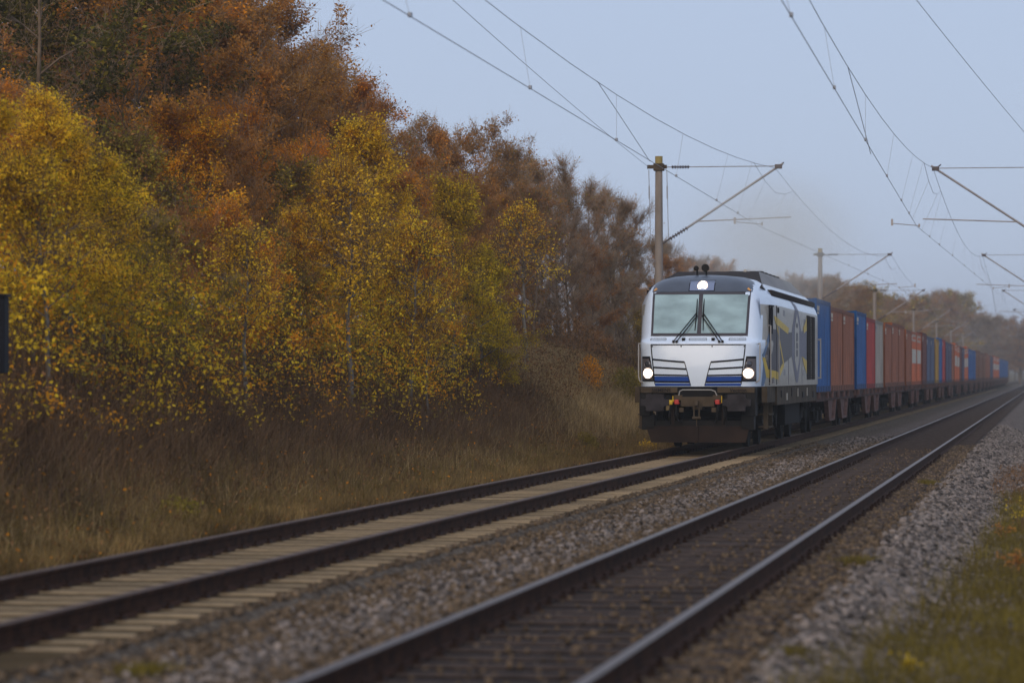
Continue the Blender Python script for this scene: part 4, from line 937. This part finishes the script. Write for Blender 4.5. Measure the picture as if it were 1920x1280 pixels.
# ------------------------------------------------------------------ undergrowth, grass, weeds
def blades(name, n, ufun, sfun, hfun, wid, m, seed, lean=.35, segs=2, mats=None, dens=None):
    rng = np.random.default_rng(seed); u = ufun(rng, n); s = sfun(rng, n)
    if dens is not None:
        keep = dens(u, s, rng); u, s = u[keep], s[keep]; n = len(u)
    z = np.array([gz(a, b) for a, b in zip(u, s)]); h = hfun(rng, n, u, s)
    az = rng.uniform(0, 6.283, n); l1 = np.abs(rng.normal(0, lean, n)); dx, dy = np.cos(az)*l1*h, np.sin(az)*l1*h
    fa = rng.uniform(0, 3.14, n); wx, wy = np.cos(fa)*wid*.5, np.sin(fa)*wid*.5
    rows = []
    for k in range(segs+1):
        q = k/segs; taper = 1-q*.75; cx = u+dx*q*q; cy = s+dy*q*q; cz = z-.03+h*(q-.12*q*q*l1)
        rows.append(np.stack([cx-wx*taper, cy-wy*taper, cz], 1)); rows.append(np.stack([cx+wx*taper, cy+wy*taper, cz], 1))
    V = np.stack(rows, 1).reshape(-1, 3); k2 = 2*(segs+1)
    F = np.concatenate([np.array([[2*j, 2*j+1, 2*j+3, 2*j+2]]) for j in range(segs)])
    F = (F[None]+k2*np.arange(n)[:, None, None]).reshape(-1, 4)
    o = link(bpy.data.objects.new(name, npmesh(name, V, F, m))); frame(o); tag(o, kind='stuff'); return o
def leafscatter(name, n, ufun, sfun, zfun, size, m, seed):
    nr = np.random.default_rng(seed); u = ufun(nr, n); s = sfun(nr, n); z = np.array([gz(a, b) for a, b in zip(u, s)])+zfun(nr, n, u)
    C = np.stack([u, s, z], 1); nrm = nr.normal(0, 1, (n, 3)); nrm[:, 2] += .6; nrm /= np.linalg.norm(nrm, axis=1)[:, None]
    t = np.cross(nrm, nr.normal(0, 1, (n, 3))); t /= np.linalg.norm(t, axis=1)[:, None]; bb = np.cross(nrm, t); sz = nr.uniform(.5, 1.3, (n, 1))*size
    V = np.stack([C-t*sz, C-bb*sz*.6, C+t*sz, C+bb*sz*.6], 1).reshape(-1, 3)
    o = link(bpy.data.objects.new(name, npmesh(name, V, np.arange(4*n).reshape(-1, 4), m))); frame(o); tag(o, kind='stuff'); return o
def pw(rng, n, a, b, p=1.0): return a+(b-a)*rng.uniform(0, 1, n)**p
def patchy(u, s, rng, f=.5, t=0.0): return np.array([noise.noise(Vector((a*f, b*f*.6, 2.2))) for a, b in zip(u, s)]) > rng.uniform(-.6, .5, len(u))+t
# left verge
blades('verge_grass', 150000, lambda r, n: -2.35-np.abs(r.normal(0, 1, n))*1.5, lambda r, n: pw(r, n, 20, 150, 1.4), lambda r, n, u, s: r.uniform(.10, .34, n)*(1+.6*np.clip((-u-3)/2, 0, 1)), .012, M['grass'], 31, .5, 1)
blades('verge_grass', 34000, lambda r, n: r.uniform(-5.2, -2.8, n), lambda r, n: pw(r, n, 22, 150, 1.3), lambda r, n, u, s: r.uniform(.15, .42, n), .010, M['straw'], 32, .5, 2, dens=lambda u, s, r: patchy(u, s, r, .5, .25))
blades('bank_grass', 45000, lambda r, n: r.uniform(-8.5, -3.6, n), lambda r, n: r.normal(101, 10, n), lambda r, n, u, s: r.uniform(.3, .8, n), .014, M['straw'], 39, .35, 2)
# brown bramble thicket
def bh(r, n, u, s):
    base = np.interp(-u, [4.2, 5.2, 6.5, 9], [.35, 1.15, 1.75, 1.6])*np.interp(s, [20, 80, 92, 110, 160], [1, .85, .28, .25, .9]); return base*r.uniform(.45, 1.15, n)
blades('bramble_thicket', 62000, lambda r, n: -4.5-np.abs(r.normal(0, 1, n))*1.9, lambda r, n: pw(r, n, 24, 125, 1.1), bh, .013, M['bramble'], 33, .3, 3)
leafscatter('bramble_leaves', 60000, lambda r, n: -4.8-np.abs(r.normal(0, 1, n))*1.6, lambda r, n: pw(r, n, 24, 110, 1.1), lambda r, n, u: r.uniform(.1, 1.0, n)*np.interp(-u, [4.4, 5.5, 7], [.4, 1.2, 1.9]), .03, M['bramble_leaf'], 34)
def clumped(n, u0, u1, s0, s1, z0, z1, seed, k):
    r = np.random.default_rng(seed); cu = r.uniform(u0, u1, k); cs = s0+(s1-s0)*r.uniform(0, 1, k)**1.1; cz = r.uniform(z0, z1, k); i = r.integers(0, k, n)
    return cu[i]+r.normal(0, .16, n), cs[i]+r.normal(0, .22, n), cz[i]+r.normal(0, .13, n)
for nm_, mt_, k_, sd_2, z1_ in (('low_yellow_leaves', 'lf_yellow', 620, 35, 2.8), ('low_amber_leaves', 'lf_amber', 420, 45, 2.6), ('low_green_leaves', 'lf_olive', 420, 46, 2.6)):
    cu_, cs_, cz_ = clumped(k_*26, -6.6, -4.7, 26, 78, .55, z1_, sd_2, k_)
    leafscatter(nm_, k_*26, lambda r, n: cu_, lambda r, n: cs_, lambda r, n, u: cz_*np.interp(-u, [4.6, 5.6], [.75, 1]), .034, M[mt_], sd_2)
blades('bramble_thicket', 30000, lambda r, n: -3.0-2.4*r.uniform(0, 1, n)**.7, lambda r, n: pw(r, n, 26, 88, 1.0), lambda r, n, u, s: r.uniform(.3, .75, n)*np.interp(-u, [3.0, 3.8, 4.8], [.25, .9, 1.5])*np.interp(s, [26, 40, 80], [.5, 1, 1]), .011, M['bramble'], 47, .7, 3, dens=lambda u, s, r: patchy(u, s, r, .6, -.15))
leafscatter('fallen_leaves', 16000, lambda r, n: -2.3-r.uniform(0, 3.2, n), lambda r, n: pw(r, n, 22, 95, 1.2), lambda r, n, u: r.uniform(.02, .45, n)*np.interp(-u, [2.3, 4], [.3, 1]), .026, M['bramble_leaf'], 52)
leafscatter('fallen_leaves', 1100, lambda r, n: -2.3-r.uniform(0, 3.0, n), lambda r, n: pw(r, n, 22, 85, 1.2), lambda r, n, u: r.uniform(.02, .5, n)*np.interp(-u, [2.3, 4], [.3, 1]), .026, M['lf_amber'], 53)
blades('verge_grass', 16000, lambda r, n: r.uniform(-5.6, -3.2, n), lambda r, n: pw(r, n, 26, 95, 1.1), lambda r, n, u, s: r.uniform(.2, .5, n), .009, M['straw'], 61, .5, 3, dens=lambda u, s, r: patchy(u, s, r, .9, .2))
blades('verge_grass', 14000, lambda r, n: r.uniform(-6.0, -2.6, n), lambda r, n: pw(r, n, 26, 95, 1.1), lambda r, n, u, s: r.uniform(.2, .6, n), .010, M['grass_green'], 62, .7, 2, dens=lambda u, s, r: patchy(u+9, s, r, .7, .25))
# far undergrowth along the train
blades('bramble_thicket', 26000, lambda r, n: r.uniform(-13, -4.6, n), lambda r, n: pw(r, n, 120, 420, 1.2), lambda r, n, u, s: r.uniform(.8, 2.2, n), .05, M['bramble'], 36, .3, 2)
# right hand grass
def rdens(u, s, r): return u > np.interp(s, [10, 20, 30, 45, 58, 62, 75, 82], [5.95, 6.05, 6.45, 6.75, 6.85, 6.45, 6.45, 7.2])+r.normal(0, .12, len(u))
blades('grass_near', 90000, lambda r, n: r.uniform(5.7, 8.4, n), lambda r, n: pw(r, n, 14, 60, 1.6), lambda r, n, u, s: r.uniform(.07, .24, n), .010, M['grass_green'], 37, .6, 2, dens=rdens)
blades('grass_near', 30000, lambda r, n: r.uniform(6.4, 8.4, n), lambda r, n: pw(r, n, 55, 120, 1.2), lambda r, n, u, s: r.uniform(.06, .16, n), .012, M['bramble_leaf'], 38, .6, 1, dens=rdens)
for (x, y, u, r_) in ((1610, 1062, None, .20), (1738, 912, None, .14), (270, 1262, None, .16), (1490, 1240, None, .12)):
    Z = FPX*(H_CAM+.22)/(y-Y_HOR); X = (x-960)/FPX*Z; u = (X-TX0)*cT-Z*sT; s = (X-TX0)*sT+Z*cT
    blades('weed_tuft', 700, lambda r, n: r.normal(u, r_*.5, n), lambda r, n: r.normal(s, r_*1.2, n), lambda r, n, uu, ss: r.uniform(.04, .13, n), .012, M['grass_green'], int(x), .7, 2)
def weed(x, y, h, m, label, seed, nl=160):
    Z = FPX*(H_CAM+.4)/(y-Y_HOR); X = (x-960)/FPX*Z; rng = random.Random(seed); nr = np.random.default_rng(seed)
    o = empty('roadside_weed', label, 'weed', 'tall weeds at the right edge'); u = (X-TX0)*cT-Z*sT; s = (X-TX0)*sT+Z*cT; frame(o, u, s, gz(u, s))
    mb = MB(); tips = []
    for i in range(9):
        a = rng.uniform(0, 6.28); l = rng.uniform(.1, .5)*h; p = [(0, 0, 0), (math.cos(a)*l*.4, math.sin(a)*l*.4, h*.5), (math.cos(a)*l, math.sin(a)*l, h*rng.uniform(.7, 1))]; mb.tube(p, [.006, .004, .002], 4); tips.append(p)
    mb.build('stem', M['bramble'], o)
    nl = nl//2; C = np.array([np.array(tips[k][1])*(1-q)+np.array(tips[k][2])*q for k, q in zip(nr.integers(0, 9, nl), nr.uniform(0, 1.05, nl))])+nr.normal(0, .025, (nl, 3))
    t = nr.normal(0, 1, (nl, 3)); t /= np.linalg.norm(t, axis=1)[:, None]; b2 = np.cross(t, nr.normal(0, 1, (nl, 3))); b2 /= np.linalg.norm(b2, axis=1)[:, None]
    V = np.stack([C-t*.022, C-b2*.012, C+t*.022, C+b2*.012], 1).reshape(-1, 3)
    link(bpy.data.objects.new('foliage', npmesh('foliage', V, np.arange(4*nl).reshape(-1, 4), m)), o)
weed(1905, 1075, .36, M['lf_rust'], 'orange brown weed at the right edge above the grass', 1, 220)
weed(1880, 1010, .26, M['lf_rust'], 'small orange weed higher up at the right edge', 2)
weed(1915, 1000, .5, M['lf_lemon'], 'yellow green weed touching the right picture edge', 3)
weed(1700, 1270, .16, M['lf_lemon'], 'low yellow green weed in the bottom right grass', 4, 120)
# small green and yellow bushes by the left rail
def bush(x, u, h, w, m, label, seed, n=1500):
    s = s_at(x, u); nr = np.random.default_rng(seed); o = empty('small_bush', label, 'bush', 'small bushes by the track'); frame(o, u, s, gz(u, s)-.03)
    mb = MB(); rng = random.Random(seed)
    for i in range(12): a = rng.uniform(0, 6.28); mb.tube([(0, 0, 0), (math.cos(a)*w*.3, math.sin(a)*w*.3, h*.5), (math.cos(a)*w*.6, math.sin(a)*w*.6, h*rng.uniform(.6, 1))], [.012, .008, .003], 4)
    mb.build('stem', M['bramble'], o)
    d = nr.normal(0, 1, (n, 3)); d /= np.linalg.norm(d, axis=1)[:, None]; C = d*np.array([w*.6, w*.6, h*.5])*nr.uniform(.2, 1.1, (n, 1))**.5+np.array([0, 0, h*.52])+nr.normal(0, .04, (n, 3))
    t = nr.normal(0, 1, (n, 3)); t /= np.linalg.norm(t, axis=1)[:, None]; b2 = np.cross(t, nr.normal(0, 1, (n, 3))); b2 /= np.linalg.norm(b2, axis=1)[:, None]
    V = np.stack([C-t*.035, C-b2*.018, C+t*.035, C+b2*.018], 1).reshape(-1, 3)
    link(bpy.data.objects.new('foliage', npmesh('foliage', V, np.arange(4*n).reshape(-1, 4), m)), o)
bush(1098, -3.4, .45, .45, M['lf_olive'], 'small olive green bush on the grass left of the locomotive', 5)
bush(1212, -2.7, .3, .4, M['lf_yellow'], 'tiny yellow bush at the foot of the tall mast', 6, 500)
bush(1175, -4.6, 1.3, .9, M['lf_olive'], 'rounded olive bush between the mast and the grass bank', 7, 3500)
bush(1105, -5.2, 1.2, .6, M['lf_amber'], 'small amber bush on top of the grass bank', 8, 1200)
bush(330, -3.4, .3, .5, M['lf_olive'], 'low yellow green bush on the left verge', 9, 500)

# dark cabinet at the left picture edge
Zc = 37; o = empty('trackside_cabinet', 'dark blue black cabinet on a post at the left picture edge', 'cabinet'); o.location = (-.1477*Zc-.10, Zc, 0)
mb = MB(); mb.box(-.4, .17, -.15, .2, 1.62, 2.44, .02); mb.build('box', M['cabinet'], o)
mb = MB(); mb.box(-.42, .19, -.17, .22, 2.44, 2.47); mb.build('lid', M['cabinet'], o)
mb = MB(); mb.tube([(-.12, 0, -.2), (-.12, 0, 1.65)], .05, 8); mb.build('post', M['bark_grey'], o)

# ------------------------------------------------------------------ exhaust smoke and haze
def volume(name, dens, col, hetero=False):
    m = bpy.data.materials.new(name); m.use_nodes = True; n, l = m.node_tree.nodes, m.node_tree.links
    n.remove(n['Principled BSDF']); v = n.new('ShaderNodeVolumePrincipled'); v.inputs['Color'].default_value = (*col, 1); v.inputs['Density'].default_value = dens; v.inputs['Anisotropy'].default_value = 0
    l.new(v.outputs['Volume'], n['Material Output'].inputs['Volume'])
    if hetero:
        tc = n.new('ShaderNodeTexCoord'); mp = n.new('ShaderNodeMapping'); mp.inputs['Location'].default_value = (-1, -1, -1); mp.inputs['Scale'].default_value = (2, 2, 2); l.new(tc.outputs['Generated'], mp.inputs['Vector'])
        ln = n.new('ShaderNodeVectorMath'); ln.operation = 'LENGTH'; l.new(mp.outputs['Vector'], ln.inputs[0])
        mr = n.new('ShaderNodeMapRange'); mr.interpolation_type = 'SMOOTHERSTEP'; mr.inputs['From Min'].default_value = .95; mr.inputs['From Max'].default_value = .0; mr.inputs['To Min'].default_value = 0; mr.inputs['To Max'].default_value = 1; l.new(ln.outputs['Value'], mr.inputs['Value'])
        nz = n.new('ShaderNodeTexNoise'); nz.inputs['Scale'].default_value = .35; l.new(tc.outputs['Object'], nz.inputs['Vector'])
        q = n.new('ShaderNodeMath'); q.operation = 'MULTIPLY'; l.new(mr.outputs['Result'], q.inputs[0]); l.new(nz.outputs['Fac'], q.inputs[1])
        q2 = n.new('ShaderNodeMath'); q2.operation = 'MULTIPLY'; l.new(q.outputs[0], q2.inputs[0]); q2.inputs[1].default_value = dens*2; l.new(q2.outputs[0], v.inputs['Density'])
    return m
mb = MB(); bm = bmesh.new(); bmesh.ops.create_icosphere(bm, subdivisions=3, radius=1)
for v in bm.verts:
    k = 1+.25*noise.noise(v.co*1.7+Vector((3, 1, 2))); q = (v.co.y+1)/2
    v.co = Vector((v.co.x*(2.4+1.8*q), v.co.y*11, v.co.z*(1.8+1.6*q)+.6*q))
mb.bm(bm); sm = mb.build('exhaust_smoke', volume('smoke_volume', .09, (1.0, .985, .90), True), None, smooth=180)
frame(sm, .5, S_LOCO+14, 4.6); tag(sm, 'thin yellowish exhaust smoke drifting above the locomotive roof', 'smoke', kind='stuff')
mb = MB(); mb.box(-300, 500, -40, 2000, -4, 20); hz = mb.build('haze', volume('haze_volume', .00062, (.54, .56, .57))); tag(hz, kind='stuff')
